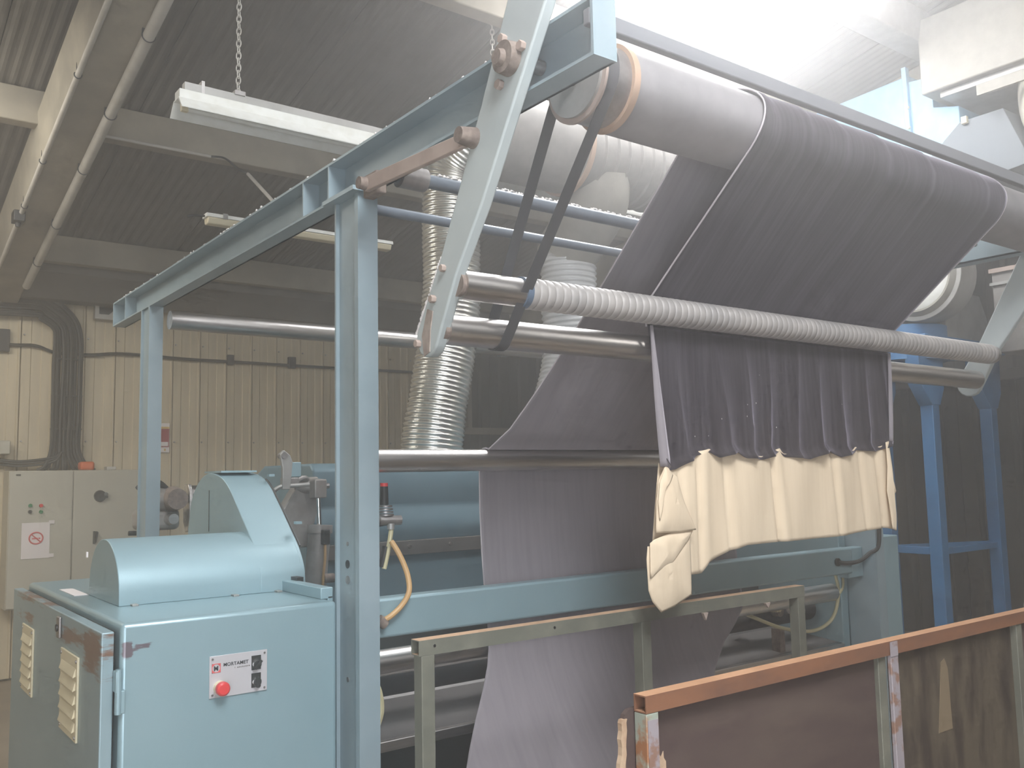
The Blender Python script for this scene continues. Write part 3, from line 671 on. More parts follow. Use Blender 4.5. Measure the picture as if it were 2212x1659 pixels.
lv = MB().prism([(1.574, 1.615), (1.609, 1.615), (1.62, 1.732), (1.609, 1.761), (1.579, 1.785), (1.562, 1.767), (1.574, 1.708)], 'y', 3.74, 3.76).build('trip_lever', GALV, R, bevel=0.003)
MB().cyl((1.579, 3.732, 1.761), (1.579, 3.779, 1.761), 0.014, n=14).build('lever_roller', STEEL_D, lv, True)
MB().box(1.603, 1.661, 3.744, 3.791, 1.668, 1.732).build('lever_block', BLUE, lv, bevel=0.004)
MB().box(1.591, 1.65, 3.744, 3.814, 1.621, 1.668).build('limit_switch', STEEL_D, R, bevel=0.008)
MB().sweep(catmull([(1.65, 3.779, 1.644), (1.685, 3.791, 1.662), (1.72, 3.814, 1.656), (1.732, 3.849, 1.627)]), 0.012, 10).build('flex_conduit', STEEL_D, R, True)
MB().sweep(catmull([(1.696, 3.744, 1.635), (1.638, 3.744, 1.632), (1.574, 3.756, 1.629), (1.539, 3.767, 1.603), (1.536, 3.767, 1.58)]), 0.009, 8).build('sensor_cable', GALV, R, True)
# regulator on the post's right side
rg = MB().cyl((1.585, 2.87, 1.56), (1.585, 2.87, 1.625), 0.016, 0.014, 20).build('pressure_regulator', BLACK, R, True)
MB().cyl((1.585, 2.87, 1.625), (1.585, 2.87, 1.637), 0.014, n=20).build('red_cap', RED, rg, True)
for k in range(4): MB().cyl((1.59, 2.87, 1.552-0.010*k), (1.59, 2.87, 1.558-0.010*k), 0.024+0.002*k, n=20).build('regulator_ring', STEEL_D, rg, True)
MB().cyl((1.56, 2.86, 1.507), (1.64, 2.85, 1.505), 0.017, n=18).build('filter_body', STEEL_D, rg, True)
MB().cyl((1.50, 2.87, 1.49), (1.60, 2.87, 1.50), 0.012, n=12).build('mount_bracket', BLACK, rg, True)
MB().cyl((1.600, 2.85, 1.495), (1.600, 2.85, 1.475), 0.013, n=14).build('elbow_fitting', GALV, rg, True)
MB().sweep(catmull([(1.602, 2.85, 1.478), (1.596, 2.85, 1.44), (1.583, 2.85, 1.38), (1.572, 2.85, 1.34)]), 0.0085, 8).build('clear_hose', HOSE_Y, rg, True)
MB().cyl((1.570, 2.86, 1.345), (1.586, 2.86, 1.415), 0.014, n=12).build('bowl', BLACK, rg, True)
MB().sweep(catmull([(1.590, 2.83, 1.435), (1.604, 2.81, 1.40), (1.617, 2.79, 1.355), (1.622, 2.77, 1.31), (1.612, 2.75, 1.265), (1.585, 2.75, 1.225), (1.545, 2.75, 1.195), (1.52, 2.76, 1.18)]), 0.0095, 10).build('tan_air_hose', HOSE_T, R, True)
MB().cyl((1.50, 2.76, 1.185), (1.525, 2.76, 1.165), 0.018, n=12).build('hose_clip', RUSTY, R, True)
MB().sweep(catmull([(1.52, 2.88, 0.99), (1.555, 2.87, 0.93), (1.565, 2.87, 0.86), (1.545, 2.87, 0.80)]), 0.014, 8).build('hanging_strap', HOSE_Y, R, True)
# gearbox and roller end seen left of the slanted guard
gb = MB().cyl((1.50, 5.58, 1.56), (1.68, 5.58, 1.56), 0.075, 0.065, 24).build('gear_motor', CASTM, R, True)
MB().box(1.47, 1.70, 5.55, 5.75, 1.38, 1.50).build('gear_case', CASTM, gb, bevel=0.03)
MB().cyl((1.655, 5.46, 1.56), (1.655, 5.56, 1.56), 0.060, 0.075, 24).build('gear_hub', RUSTY, gb, True)
MB().cyl((1.64, 5.48, 1.445), (1.64, 5.56, 1.445), 0.030, 0.040, 18).build('gear_cap', STEEL, gb, True)
MB().prism([(5.50, 1.60), (5.53, 1.645), (5.60, 1.645), (5.63, 1.60), (5.62, 1.42), (5.58, 1.36), (5.53, 1.37), (5.50, 1.43)], 'x', 1.735, 1.755).build('roller_bracket', STEEL, gb, bevel=0.004)
MB().cyl((1.75, 5.57, 1.585), (2.40, 5.57, 1.585), 0.052, n=24).build('rear_lower_roller', STEEL, R, True)
MB().cyl((1.76, 5.55, 1.42), (1.80, 5.55, 1.42), 0.030, n=20).build('bracket_pin', CHROME, gb, True)
MB().sweep(catmull([(1.46, 5.58, 1.62), (1.50, 5.56, 1.66), (1.57, 5.56, 1.655), (1.63, 5.58, 1.61)]), 0.020, 8).build('gear_cable', BLACK, gb, True)
MB().sweep(catmull([(1.42, 5.6, 1.37), (1.50, 5.6, 1.36), (1.58, 5.6, 1.30), (1.61, 5.6, 1.18)]), 0.014, 8).build('gear_cable', BLACK, gb, True)
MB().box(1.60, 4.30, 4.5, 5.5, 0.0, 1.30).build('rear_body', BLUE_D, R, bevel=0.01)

# ================================================================== DRIVE CABINET
D = thing('drive_cabinet', 'light blue steel drive cabinet with curved guard, in front at left', 'cabinet', (1.05, 3.5, 0))
MB().box(0.704, 1.385, 2.834, 4.33, 0.0, 1.25).build('body', BODYM, D, bevel=0.014)
MB().box(1.36, 1.405, 2.905, 3.25, 1.25, 1.288).build('corner_block', BLUE, D, bevel=0.003)
MB().box(1.385, 1.405, 2.905, 3.3, 0.0, 1.26).build('filler_plate', BLUE, D, bevel=0.003)
# low half-round guard
prof = [(3.232, 1.25)]
for i in range(0, 25):
    a = PI*i/24; prof.append((3.447-0.214*math.cos(a), 1.262+0.200*math.sin(a)**0.9))
prof.append((3.662, 1.25))
MB().prism(prof, 'x', 0.794, 1.44).build('drum_guard', BLUE, D, True, bevel=0.003)
tg = [(3.231, 1.27), (3.244, 1.335), (3.295, 1.405), (3.36, 1.460), (3.43, 1.518), (3.50, 1.574), (3.57, 1.628), (3.66, 1.670), (3.79, 1.690), (3.90, 1.672), (3.99, 1.620), (4.04, 1.555), (4.075, 1.43), (4.08, 1.25), (3.231, 1.25)]
tg = [tuple(p.to_2d()) for p in []] or tg
cc = catmull([V((y, z, 0)) for y, z in tg[:13]], 4)
tg2 = [(p.x, p.y) for p in cc] + tg[13:]
tgo = MB().prism(tg2, 'x', 1.280, 1.452).build('slanted_guard', BLUE, D, True, bevel=0.003)
MB().box(1.285, 1.435, 3.68, 3.88, 1.690, 1.698).build('top_flange', BLUE, tgo)
MB().box(1.2785, 1.281, 3.80, 3.804, 1.45, 1.62).build('seam', BLACK, tgo)
MB().sweep([(1.456, y, z) for y, z in tg2[8:28]], 0.004, 6).build('edge_rubber', BLACK, tgo)
for (y, z) in ((3.60, 1.675), (3.33, 1.49)): MB().box(1.452, 1.475, y-0.012, y+0.012, z-0.004, z+0.006).build('guard_lug', BLUE, tgo)
for xx in (0.83, 1.17, 1.33): MB().box(xx, xx+0.02, 3.205, 3.235, 1.25, 1.256).build('foot_tab', GALV, D, bevel=0.001)
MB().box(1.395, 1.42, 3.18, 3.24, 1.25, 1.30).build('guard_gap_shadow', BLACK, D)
MB().box(0.745, 0.792, 3.66, 3.92, 1.2505, 1.253).build('paper_scrap', PAPER, D)
MB().box(0.788, 0.794, 3.685, 3.695, 1.385, 1.405).build('guard_tag', PAPER, D)
# side door
dd = MB().box(0.655, 0.690, 2.850, 4.36, 0.02, 1.228).build('door', DOORM, D, bevel=0.004)
MB().box(0.69, 0.704, 2.90, 4.33, 0.02, 1.22).build('door_gasket', BLACK, D)
lk = MB().box(0.645, 0.655, 3.39, 3.435, 1.145, 1.215).build('door_lock', STEEL_D, dd, bevel=0.004)
MB().cyl((0.648, 3.413, 1.178), (0.640, 3.413, 1.178), 0.012, n=16).build('key_slot', BLACK, dd, True)
for z in (1.0,):
    hg = MB().box(0.688, 0.702, 2.815, 2.850, z+0.06, z+0.12).build('hinge', BLUE, D, bevel=0.003)
    MB().box(0.690, 0.716, 2.818, 2.836, z, z+0.065).build('hinge', BLUE, D, bevel=0.003)
    MB().cyl((0.697, 2.822, z+0.0), (0.697, 2.822, z+0.125), 0.009, n=14).build('hinge', BLUE, D, True)
def louver(y0, y1, z0, z1):
    g = MB().box(0.648, 0.655, y0, y1, z0, z1).build('louver_grille', CREAMP, D, bevel=0.002)
    n = 5; h = (z1-z0-0.05)/n
    for i in range(n):
        zt = z1-0.028-h*i
        prof = [(0.649, zt-h*0.1), (0.646, zt-h*0.30), (0.642, zt-h*0.65), (0.6395, zt-h*0.84), (0.641, zt-h*0.87), (0.649, zt-h*0.78)]
        MB().prism(prof, 'y', y0+0.02, y1-0.02).build('slat', CREAMP, g, bevel=0.001)
    for yy in (y0+0.014, y1-0.014):
        for zz in (z0+0.014, z1-0.014): MB().cyl((0.648, yy, zz), (0.645, yy, zz), 0.005, n=10).build('screw', STEEL_D, g, True)
louver(3.115, 3.365, 0.866, 1.122); louver(3.870, 4.095, 0.870, 1.118)
# control plate
YP = 2.8325
cp_ = MB().box(0.960, 1.142, YP-0.003, YP, 1.0, 1.1245).build('control_plate', PLATE, D, bevel=0.0008)
for xx in (0.969, 1.133):
    for zz in (1.009, 1.1155): MB().cyl((xx, YP-0.003, zz), (xx, YP-0.0055, zz), 0.0032, n=12).build('rivet', STEEL_D, cp_, True)
MB().cyl((0.993, YP-0.003, 1.029), (0.993, YP-0.022, 1.029), 0.021, 0.019, 28).build('button_collar', CREAMP, cp_, True)
MB().sweep([(0.993, YP-0.022, 1.029), (0.993, YP-0.030, 1.029), (0.993, YP-0.036, 1.029), (0.993, YP-0.040, 1.029)], lambda s, L: 0.0215 if s < 0.009 else (0.020 if s < 0.015 else 0.015), 28).build('emergency_button', RED, cp_, True)
for k, zz in enumerate((1.088, 1.0345)):
    MB().box(1.091, 1.121, YP-0.005, YP-0.003, zz-0.021, zz+0.022).build('switch_plate', BLACK, cp_)
    MB().cyl((1.107, YP-0.005, zz-0.004), (1.107, YP-0.013, zz-0.004), 0.0145, 0.0135, 24).build('switch_bezel', CHROME, cp_, True)
    s_ = MB().box(-0.0042, 0.0042, -0.024, -0.012, -0.016, 0.016); a = math.radians(-40 if k == 0 else 0); ca, sa = math.cos(a), math.sin(a)
    s_.cyl((0, -0.011, 0), (0, -0.016, 0), 0.012, n=20)
    s_.v = [(1.107+x*ca-z*sa*-1*-1, YP+y+0.0, zz-0.004+x*sa+z*ca) for x, y, z in s_.v] if False else [(1.107+x*ca-z*sa, YP+y, zz-0.004+x*sa+z*ca) for x, y, z in s_.v]
    s_.build('rotary_switch', BLACK, cp_, bevel=0.0008)
# logo: rounded red frame with M, and lettering
q = MB()
for (a, b, c2, d2) in ((0.967, 0.994, 1.1015-0.002, 1.1015), (0.967, 0.994, 1.0745, 1.0765), (0.967, 0.969, 1.0745, 1.1015), (0.992, 0.994, 1.0745, 1.1015)):
    q.box(a, b, YP-0.0042, YP-0.003, c2, d2)
for sx, cx in ((1, 0.969), (-1, 0.992)):
    for sz, cz in ((1, 1.0765), (-1, 1.0995)): q.prism([(cx, cz), (cx+sx*0.007, cz), (cx, cz+sz*0.007)], 'y', YP-0.0042, YP-0.003)
q.build('logo_frame', REDINK, cp_)
def text(body, size, x, z, m, parent, name='lettering', sx=1.0, bold=0.0):
    c = bpy.data.curves.new(name, 'FONT'); c.body = body; c.size = size; c.extrude = 0.0003; c.offset = bold
    c.materials.append(m); c.resolution_u = 3
    tmp = bpy.data.objects.new(name, c); COL.objects.link(tmp)
    bpy.context.view_layer.update()
    me = bpy.data.meshes.new_from_object(tmp.evaluated_get(bpy.context.evaluated_depsgraph_get()))
    bpy.data.objects.remove(tmp); me.name = name
    if not me.materials: me.materials.append(m)
    o = bpy.data.objects.new(name, me); COL.objects.link(o)
    o.rotation_euler = (PI/2, 0, 0); o.scale = (sx, 1, 1)
    o.parent = parent
    off = V((0, 0, 0)); q = parent
    while q is not None: off += q.location; q = q.parent
    o.location = V((x, YP-0.0038, z)) - off
    return o
text('M', 0.0185, 0.9725, 1.0812, INK, cp_, sx=1.0, bold=0.0008)
text('MORTAMET', 0.0145, 1.002, 1.0905, INK, cp_, sx=1.02, bold=0.0002)
q = MB()
for i, (ww, hh) in enumerate(((.0014, .0042), (.0030, .0034), (.0028, .0036), (.0026, .0034), (.0032, .0038), (.0034, .0036), (.0034, .0038), (.0026, .0036), (.0030, .0038))):
    x_ = 1.038+0.0052*i+(0.003 if i else 0); q.box(x_, x_+ww, YP-0.0040, YP-0.003, 1.0805, 1.0805+hh)
q.build('small_print_line', STEEL_D, cp_)['kind'] = 'stuff'   # too small to read in the photograph

# ================================================================== CLOTH
# path in (y, z) with left/right x edges, from the floor pile to below the spiral roller
CL = thing('cloth_web', 'long mauve grey pile cloth threaded over the drum and rollers', 'cloth', (2.9, 2.1, 0.02))
path = []   # (y, z, xl, xr)
def seg(y, z, xl, xr): path.append((y, z, xl, xr))
def interp(tab, x):
    if x <= tab[0][0]: return tab[0][1]
    for (a, b), (c, d) in zip(tab, tab[1:]):
        if x <= c: return b+(d-b)*(x-a)/(c-a)
    return tab[-1][1]
low = [(2.40, 0.20), (2.50, 0.36), (2.60, 0.50), (2.68, 0.61), (2.74, 0.70), (2.79, 0.79), (2.835, 0.88), (2.862, 0.95), (2.874, 1.01), (2.878, 1.09), (2.892, 1.20), (2.908, 1.35), (2.918, 1.52), (2.9185, 1.66), (2.917, 1.71)]
LOWX = [(0.40, 1.60, 3.02), (0.62, 1.80, 3.06), (0.76, 1.89, 3.16), (0.86, 1.965, 3.28), (0.94, 2.01, 3.42), (1.00, 2.028, 3.50), (3, 2.035, 3.52)]
for y, z in low: seg(y, z, interp([(a, b) for a, b, c in LOWX], z), interp([(a, c) for a, b, c in LOWX], z))
for i in range(1, 6):
    a = math.radians(0+i*24); seg(2.87+0.047*math.cos(a), 1.715+0.047*math.sin(a), 2.025, 3.50)
DC = V((1.80, 2.727)); RC = 0.125
P0 = V(path[-1][:2])
# far-side tangent on the drum
d = DC-P0; L = d.length; th = math.atan2(-d.y, -d.x); al = math.acos(RC/L)
aT = th - al
TA = V((DC.x+RC*math.cos(aT), DC.y+RC*math.sin(aT)))
aT2 = th + al
TB = V((DC.x+RC*math.cos(aT2), DC.y+RC*math.sin(aT2)))
if TB.x > TA.x: TA, aT = TB, aT2
for i in range(1, 14):
    t_ = i/14; p = P0.lerp(TA, t_); path.append((p.x, p.y, 2.035+0.185*t_**0.55, 3.50+0.20*t_))
# near-side tangent towards far side of spiral roller (crossing tangent)
S = V((2.09, 2.187)); RS = 0.050
d = S-DC; L = d.length; th = math.atan2(d.y, d.x)
al = math.acos((RC+RS)/L)      # internal tangent would cross; cloth leaves the near side and passes the far side
aN = None
for cand in (th+al, th-al):
    px = DC.x+RC*math.cos(cand)
    if aN is None or px < DC.x+RC*math.cos(aN): aN = cand
TN = V((DC.x+RC*math.cos(aN), DC.y+RC*math.sin(aN)))
TS = V((S.x-RS*math.cos(aN), S.y-RS*math.sin(aN)))
aN2 = aN
while aN2 < aT: aN2 += 2*PI
while aN2 > aT+2*PI: aN2 -= 2*PI
n = 22
def sm(t): return t*t*(3-2*t)
for i in range(n+1):
    t_ = i/n; a = aT + (aN2-aT)*t_
    path.append((DC.x+RC*math.cos(a), DC.y+RC*math.sin(a), 2.22+0.045*sm(min(1, t_*2.0))-0.045*sm(max(0, t_*2-1)), 3.70+0.095*sm(min(1, t_*1.5))-0.03*sm(max(0, t_*3-2))))
for i in range(1, 16):
    t_ = i/16; p = TN.lerp(TS, t_)
    path.append((p.x, p.y, 2.22-0.045*t_, 3.765-0.125*t_))
path.append((TS.x, TS.y, 2.175, 3.64))
path.append((2.137, 2.187, 2.175, 3.635)); path.append((2.136, 2.14, 2.174, 3.63))
NP = len(path)
NX = 90
ridge = (2.302, 2.488, 2.685, 2.935, 3.226, 3.641, 3.80)
def saw(x):
    lo = 2.10
    for r in ridge:
        if x <= r: return max(0.0, (x-lo)/(r-lo))**1.5
        lo = r
    return 0.0
sarc = [0.0]
for i in range(1, NP): sarc.append(sarc[-1]+math.hypot(path[i][0]-path[i-1][0], path[i][1]-path[i-1][1]))
m = MB(); vs = []; 
for i, (y, z, xl, xr) in enumerate(path):
    a = path[max(0, i-1)]; b = path[min(NP-1, i+1)]
    ty, tz = b[0]-a[0], b[1]-a[1]; l = math.hypot(ty, tz) or 1; ny, nz = tz/l, -ty/l   # outward: right of travel
    onlow = z < 0.95
    drum = math.hypot(y-DC.x, z-DC.y) < RC+0.002
    front = i > NP-20 and not drum
    for k in range(NX+1):
        u = k/NX; x = xl+(xr-xl)*u
        s = sarc[i]; d_ = 0.0
        if onlow:
            q_ = min(1, (0.95-z)/0.5)
            d_ = q_*(0.025*math.sin(u*8+2.0*z) + 0.016*max(0, math.sin(u*19+3*z))**3)
        elif drum: d_ = 0.001 + 0.0055*saw(x)
        elif front:
            f_ = (i-(NP-19))/18; d_ = 0.001 + 0.0050*saw(x)*max(0, 1-f_*1.6) + 0.004*f_*math.sin(u*46+3*noise.noise(V((u*4, f_, 0))))*math.sin(PI*min(1, f_))
        elif z > 1.78:
            f_ = min(1, (z-1.78)/0.2)*min(1, max(0, (2.60-z))/0.3)
            d_ = 0.007*f_*(math.sin(u*21+1.5*noise.noise(V((u*3, s, 3))))+0.6*math.sin(u*47+2*s))
        elif z < 1.62 and z > 1.06: d_ = 0.0015*math.sin(u*30)
        vs.append((x, y+ny*d_, z+nz*d_))
# decide outward direction on the drum (away from the axis)
i0 = NP-28; y, z = path[i0][:2]; 
W_ = NX+1
fs = [(i*W_+k, i*W_+k+1, (i+1)*W_+k+1, (i+1)*W_+k) for i in range(NP-1) for k in range(NX)]
m.add(vs, fs)
def two_sided(mb, name, parent, back, pile, thick=0.003, smooth=True):
    me = bpy.data.meshes.new(name); me.from_pydata(mb.v, [], mb.f); me.update()
    me.materials.append(back); me.materials.append(pile)
    me.polygons.foreach_set('use_smooth', [True]*len(me.polygons))
    o = bpy.data.objects.new(name, me); COL.objects.link(o)
    if parent is not None:
        o.parent = parent; o.location = -parent.location
    s = o.modifiers.new('thickness', 'SOLIDIFY'); s.thickness = thick; s.offset = 0.0; s.material_offset = 1; s.use_rim = True; s.material_offset_rim = 0
    return o
web = two_sided(m, 'running_cloth', CL, BACKC, PILE)
SELV = cloth_mat('pale_selvedge', (0.50, 0.46, 0.48), (0.44, 0.40, 0.42), 0.2, (0.9, 0.85, 0.9))
for side in (0, NX):
    E_ = [V(vs[i*(NX+1)+side]) for i in range(10, NP)]
    MB().sweep(E_, 0.0030, 6).build('selvedge_cord', SELV, CL, True, autos=False)
# hanging pile end
edge = [(2.197, 1.673), (2.24, 1.660), (2.274, 1.663), (2.32, 1.684), (2.367, 1.708), (2.441, 1.720), (2.481, 1.701), (2.566, 1.720), (2.622, 1.699), (2.731, 1.693), (2.836, 1.723), (2.862, 1.703), (3.004, 1.693), (3.114, 1.724), (3.201, 1.700), (3.314, 1.718), (3.331, 1.729), (3.447, 1.722), (3.517, 1.737), (3.568, 1.762)]
def interp(tab, x):
    if x <= tab[0][0]: return tab[0][1]
    for (a, b), (c, d) in zip(tab, tab[1:]):
        if x <= c: return b+(d-b)*(x-a)/(c-a)
    return tab[-1][1]
NU, NV = 160, 36; vs = []
for j in range(NV+1):
    v = j/NV
    xl = 2.176+0.022*v; xr = 3.63-0.055*v
    for k in range(NU+1):
        u = k/NU; x = xl+(xr-xl)*u
        zb = interp(edge, 2.197+(3.568-2.197)*u); z = 2.14+(zb-2.14)*v
        am = 0.004+0.015*v
        ph = u*58+2.2*noise.noise(V((u*5, 0.3, 0)))+0.6*math.sin(v*3+u*9)
        wv = abs(math.sin(ph*0.5))**0.6*2-1
        y = 2.131 - 0.014*v + am*wv*0.7 + 0.010*v*math.sin(u*17) - (0.018*max(0, (v-0.93)/0.07) if v > 0.93 else 0)
        if u < 0.03: y -= 0.02*v*(1-u/0.03)
        vs.append((x+0.003*math.cos(ph)*v, y, z))
W_ = NU+1
hp = two_sided(MB().add(vs, [(j*W_+k, (j+1)*W_+k, (j+1)*W_+k+1, j*W_+k+1) for j in range(NV) for k in range(NU)]), 'hanging_pile_end', CL, PILE, BACKC)
hp['label'] = 'dark aubergine pile side hanging in vertical folds'
# curled selvedges
def selv(xs, name):
    vs = []; n = 20
    for j in range(n+1):
        v = j/n; z = 2.14+((1.672 if xs < 0 else 1.765)-2.14)*v
        if xs < 0: xa, xb = 2.168+0.012*v-0.004*math.sin(PI*v), 2.176+0.048*v+0.004
        else: xa, xb = 3.594-0.052*v, 3.606-0.045*v+0.012*math.sin(PI*v)
        vs += [(xa, 2.112-0.012*v, z), ((xa+xb)/2, 2.104-0.016*v, z), (xb, 2.112-0.014*v, z)]
    fs = []
    for j in range(n):
        for k in (0, 1): fs.append((j*3+k, (j+1)*3+k, (j+1)*3+k+1, j*3+k+1))
    return two_sided(MB().add(vs, fs), name, CL, BACKC, BACKC, 0.002)
selv(-1, 'curled_selvedge'); selv(1, 'curled_selvedge')
# specks of lint on the pile
q = MB()
for _ in range(9):
    x = random.uniform(2.3, 3.5); z = random.uniform(1.76, 2.0); q.box(x, x+0.0016, 2.100, 2.101, z, z+random.uniform(0.001, 0.006))
q.build('lint_speck', LINT, CL)['kind'] = 'stuff'
# calico leader
LD = [(2.10, 1.36), (2.321, 1.314), (2.406, 1.312), (2.434, 1.347), (2.537, 1.377), (2.626, 1.392), (2.756, 1.392), (3.187, 1.392), (3.413, 1.406), (3.498, 1.409), (3.60, 1.395)]
NU, NV = 150, 26; vs = []
folds = [(2.30, 0.004), (2.385, 0.007), (2.53, 0.004), (2.80, 0.008), (3.17, 0.005), (3.36, 0.003), (3.47, 0.006)]
for j in range(NV+1):
    v = j/NV
    for k in range(NU+1):
        u = k/NU; x0 = 2.195+(3.570-2.195)*u
        zt = interp(edge, x0)+0.012
        x = x0 + (-0.05*(1-u)**6 + 0.006*u)*v
        zb = interp(LD, x0); z = zt+(zb-zt)*v
        y = 2.122 + 0.006*math.sin(u*31+v*1.5)*(1-v*0.3)
        for fx, fa in folds:
            dx = (x0-fx-0.02*v); y += fa*2.0*math.exp(-(dx/0.012)**2)*(1 if dx < 0 else 0.5) - fa*0.8*math.exp(-((dx-0.03)/0.02)**2)
        vs.append((x, y, z))
W_ = NU+1
lead = two_sided(MB().add(vs, [(j*W_+k, (j+1)*W_+k, (j+1)*W_+k+1, j*W_+k+1) for j in range(NV) for k in range(NU)]), 'calico_leader', CL, LEADM, LEADM, 0.002)
lead['label'] = 'cream calico leader sewn to the pile end'
def flap(poly, name, y0, dy, nd=14, parent=CL):
    """polygon in (x,z): triangulated fan grid with a soft bulge towards the camera"""
    c = V((sum(p[0] for p in poly)/len(poly), sum(p[1] for p in poly)/len(poly)))
    P = []
    for a, b in zip(poly, poly[1:]+poly[:1]):
        for i in range(5): P.append(V(a).lerp(V(b), i/5))

    vs = [(c.x, y0-dy, c.y)]; n = len(P)
    for r in range(1, nd+1):
        t_ = r/nd
        for p in P:
            q = c.lerp(p, t_); e = dy*(1-t_**3) + 0.005*math.sin(q.x*60+q.y*25)*(1-t_)
            vs.append((q.x, y0-e, q.y))
    fs = [(0, 1+i, 1+(i+1) % n) for i in range(n)]
    for r in range(nd-1):
        for i in range(n):
            a = 1+r*n+i; b = 1+r*n+(i+1) % n; fs.append((a, a+n, b+n, b))
    return two_sided(MB().add(vs, fs), name, parent, LEADM, LEADM, 0.002)
flap([(2.160, 1.42), (2.107, 1.42), (2.100, 1.38), (2.104, 1.282), (2.120, 1.245), (2.157, 1.209), (2.22, 1.222), (2.302, 1.251), (2.305, 1.34), (2.305, 1.44)], 'folded_corner', 2.098, 0.012)
flap([(2.125, 1.44), (2.108, 1.43), (2.104, 1.32), (2.150, 1.345), (2.205, 1.36), (2.285, 1.43), (2.31, 1.462), (2.22, 1.462)], 'folded_corner', 2.088, 0.010)
flap([(2.178, 1.670), (2.235, 1.642), (2.245, 1.61), (2.265, 1.555), (2.316, 1.463), (2.24, 1.458), (2.128, 1.462), (2.135, 1.56), (2.150, 1.630)], 'folded_corner', 2.080, 0.016)
flap([(2.172, 1.672), (2.185, 1.668), (2.205, 1.645), (2.165, 1.625), (2.150, 1.56), (2.137, 1.50), (2.133, 1.56), (2.145, 1.625)], 'folded_corner', 2.070, 0.010)
flap([(x_-0.034, z_) for x_, z_ in [(3.548, 1.76), (3.572, 1.765), (3.566, 1.70), (3.580, 1.62), (3.602, 1.555), (3.588, 1.545), (3.595, 1.44), (3.588, 1.395), (3.56, 1.405), (3.548, 1.50), (3.535, 1.56), (3.55, 1.66)]], 'folded_edge', 2.100, 0.008)
# lower pile of cloth fallen on the floor
vs = []; NU, NV = 60, 30
for j in range(NV+1):
    v = j/NV
    for k in range(NU+1):
        u = k/NU; x = 1.95+1.55*u; y = 2.35+1.0*v
        h_ = 0.30+0.10*math.sin(v*11+1.5*math.sin(u*3))+0.06*noise.noise(V((u*5, v*5, 0)))
        e_ = min(1, 6*min(u, 1-u, v, 1-v)); vs.append((x, y, 0.02+h_*e_))
W_ = NU+1
two_sided(MB().add(vs, [(j*W_+k, (j+1)*W_+k, (j+1)*W_+k+1, j*W_+k+1) for j in range(NV) for k in range(NU)]), 'fallen_folds', CL, BACKC, BACKC)

# ================================================================== GUARD RAIL AND BOARDED TROLLEY
def sq_tube_x(x0, x1, y, z1, s, t=0.003):
    m = MB(); y1 = y+s; z0 = z1-s
    m.box(x0, x1, y, y1, z1-t, z1); m.box(x0, x1, y, y1, z0, z0+t); m.box(x0, x1, y, y+t, z0+t, z1-t); m.box(x0, x1, y1-t, y1, z0+t, z1-t)
    return m
RL = thing('guard_rail', 'grey green square tube guard rail in front of the lower roller', 'rail', (2.2, 2.22, 0))
sq_tube_x(1.320, 3.052, 2.20, 1.208, 0.042).build('top_rail', [OLIVE, DUST], RL)
for xx in (1.328, 2.170, 3.008): MB().box(xx, xx+0.042, 2.20, 2.242, 0.0, 1.166).build('rail_post', OLIVE, RL, bevel=0.002)
sq_tube_x(1.37, 3.01, 2.20, 0.30, 0.042).build('lower_rail', OLIVE, RL)
for xx in (1.37, 1.80): MB().cyl((xx, 2.2, 1.190), (xx, 2.198, 1.190), 0.004, n=10).build('drilled_hole', BLACK, RL)
MB().prism([(2.46, 1.165), (2.485, 1.165), (2.473, 1.14)], 'y', 2.19, 2.20).build('torn_tape', RUSTBAR, RL)
MB().prism([(2.80, 1.166), (2.83, 1.166), (2.815, 1.148)], 'y', 2.19, 2.20).build('torn_tape', RUSTBAR, RL)

TR = thing('boarded_trolley', 'rusty red tube trolley side with dark boards, nearest the viewer', 'trolley', (2.4, 1.45, 0))
sq_tube_x(1.385, 3.80, 1.400, 1.190, 0.036).build('top_tube', [ORUST, ODUST], TR)
MB().box(1.385, 1.421, 1.400, 1.436, 0.10, 1.153).build('corner_post', ORUST2, TR, bevel=0.002)
MB().box(1.388, 1.418, 1.3985, 1.400, 0.10, 1.140).build('peeling_paint_strip', PURP, TR)
MB().box(2.262, 2.298, 1.412, 1.436, 0.10, 1.153).build('mid_post', OLIVE, TR, bevel=0.002)
MB().box(2.302, 2.338, 1.3985, 1.410, 0.10, 1.155).build('mid_post', PURP, TR, bevel=0.002)
MB().box(2.30, 2.335, 1.3965, 1.3985, 1.150, 1.1885).build('weld_patch', PURP, TR)
MB().box(3.03, 3.066, 1.405, 1.436, 0.10, 1.153).build('mid_post', OLIVE, TR, bevel=0.002)
MB().box(1.421, 2.262, 1.425, 1.433, 0.12, 1.153).build('dark_board', PLY_D, TR)
MB().box(2.338, 3.03, 1.425, 1.433, 0.12, 1.153).build('olive_board', PLY_O, TR)
MB().box(3.066, 3.80, 1.425, 1.433, 0.12, 1.153).build('dark_board', PLY_D, TR)
sq_tube_x(1.385, 3.80, 1.400, 0.14, 0.036).build('bottom_tube', ORUST, TR)
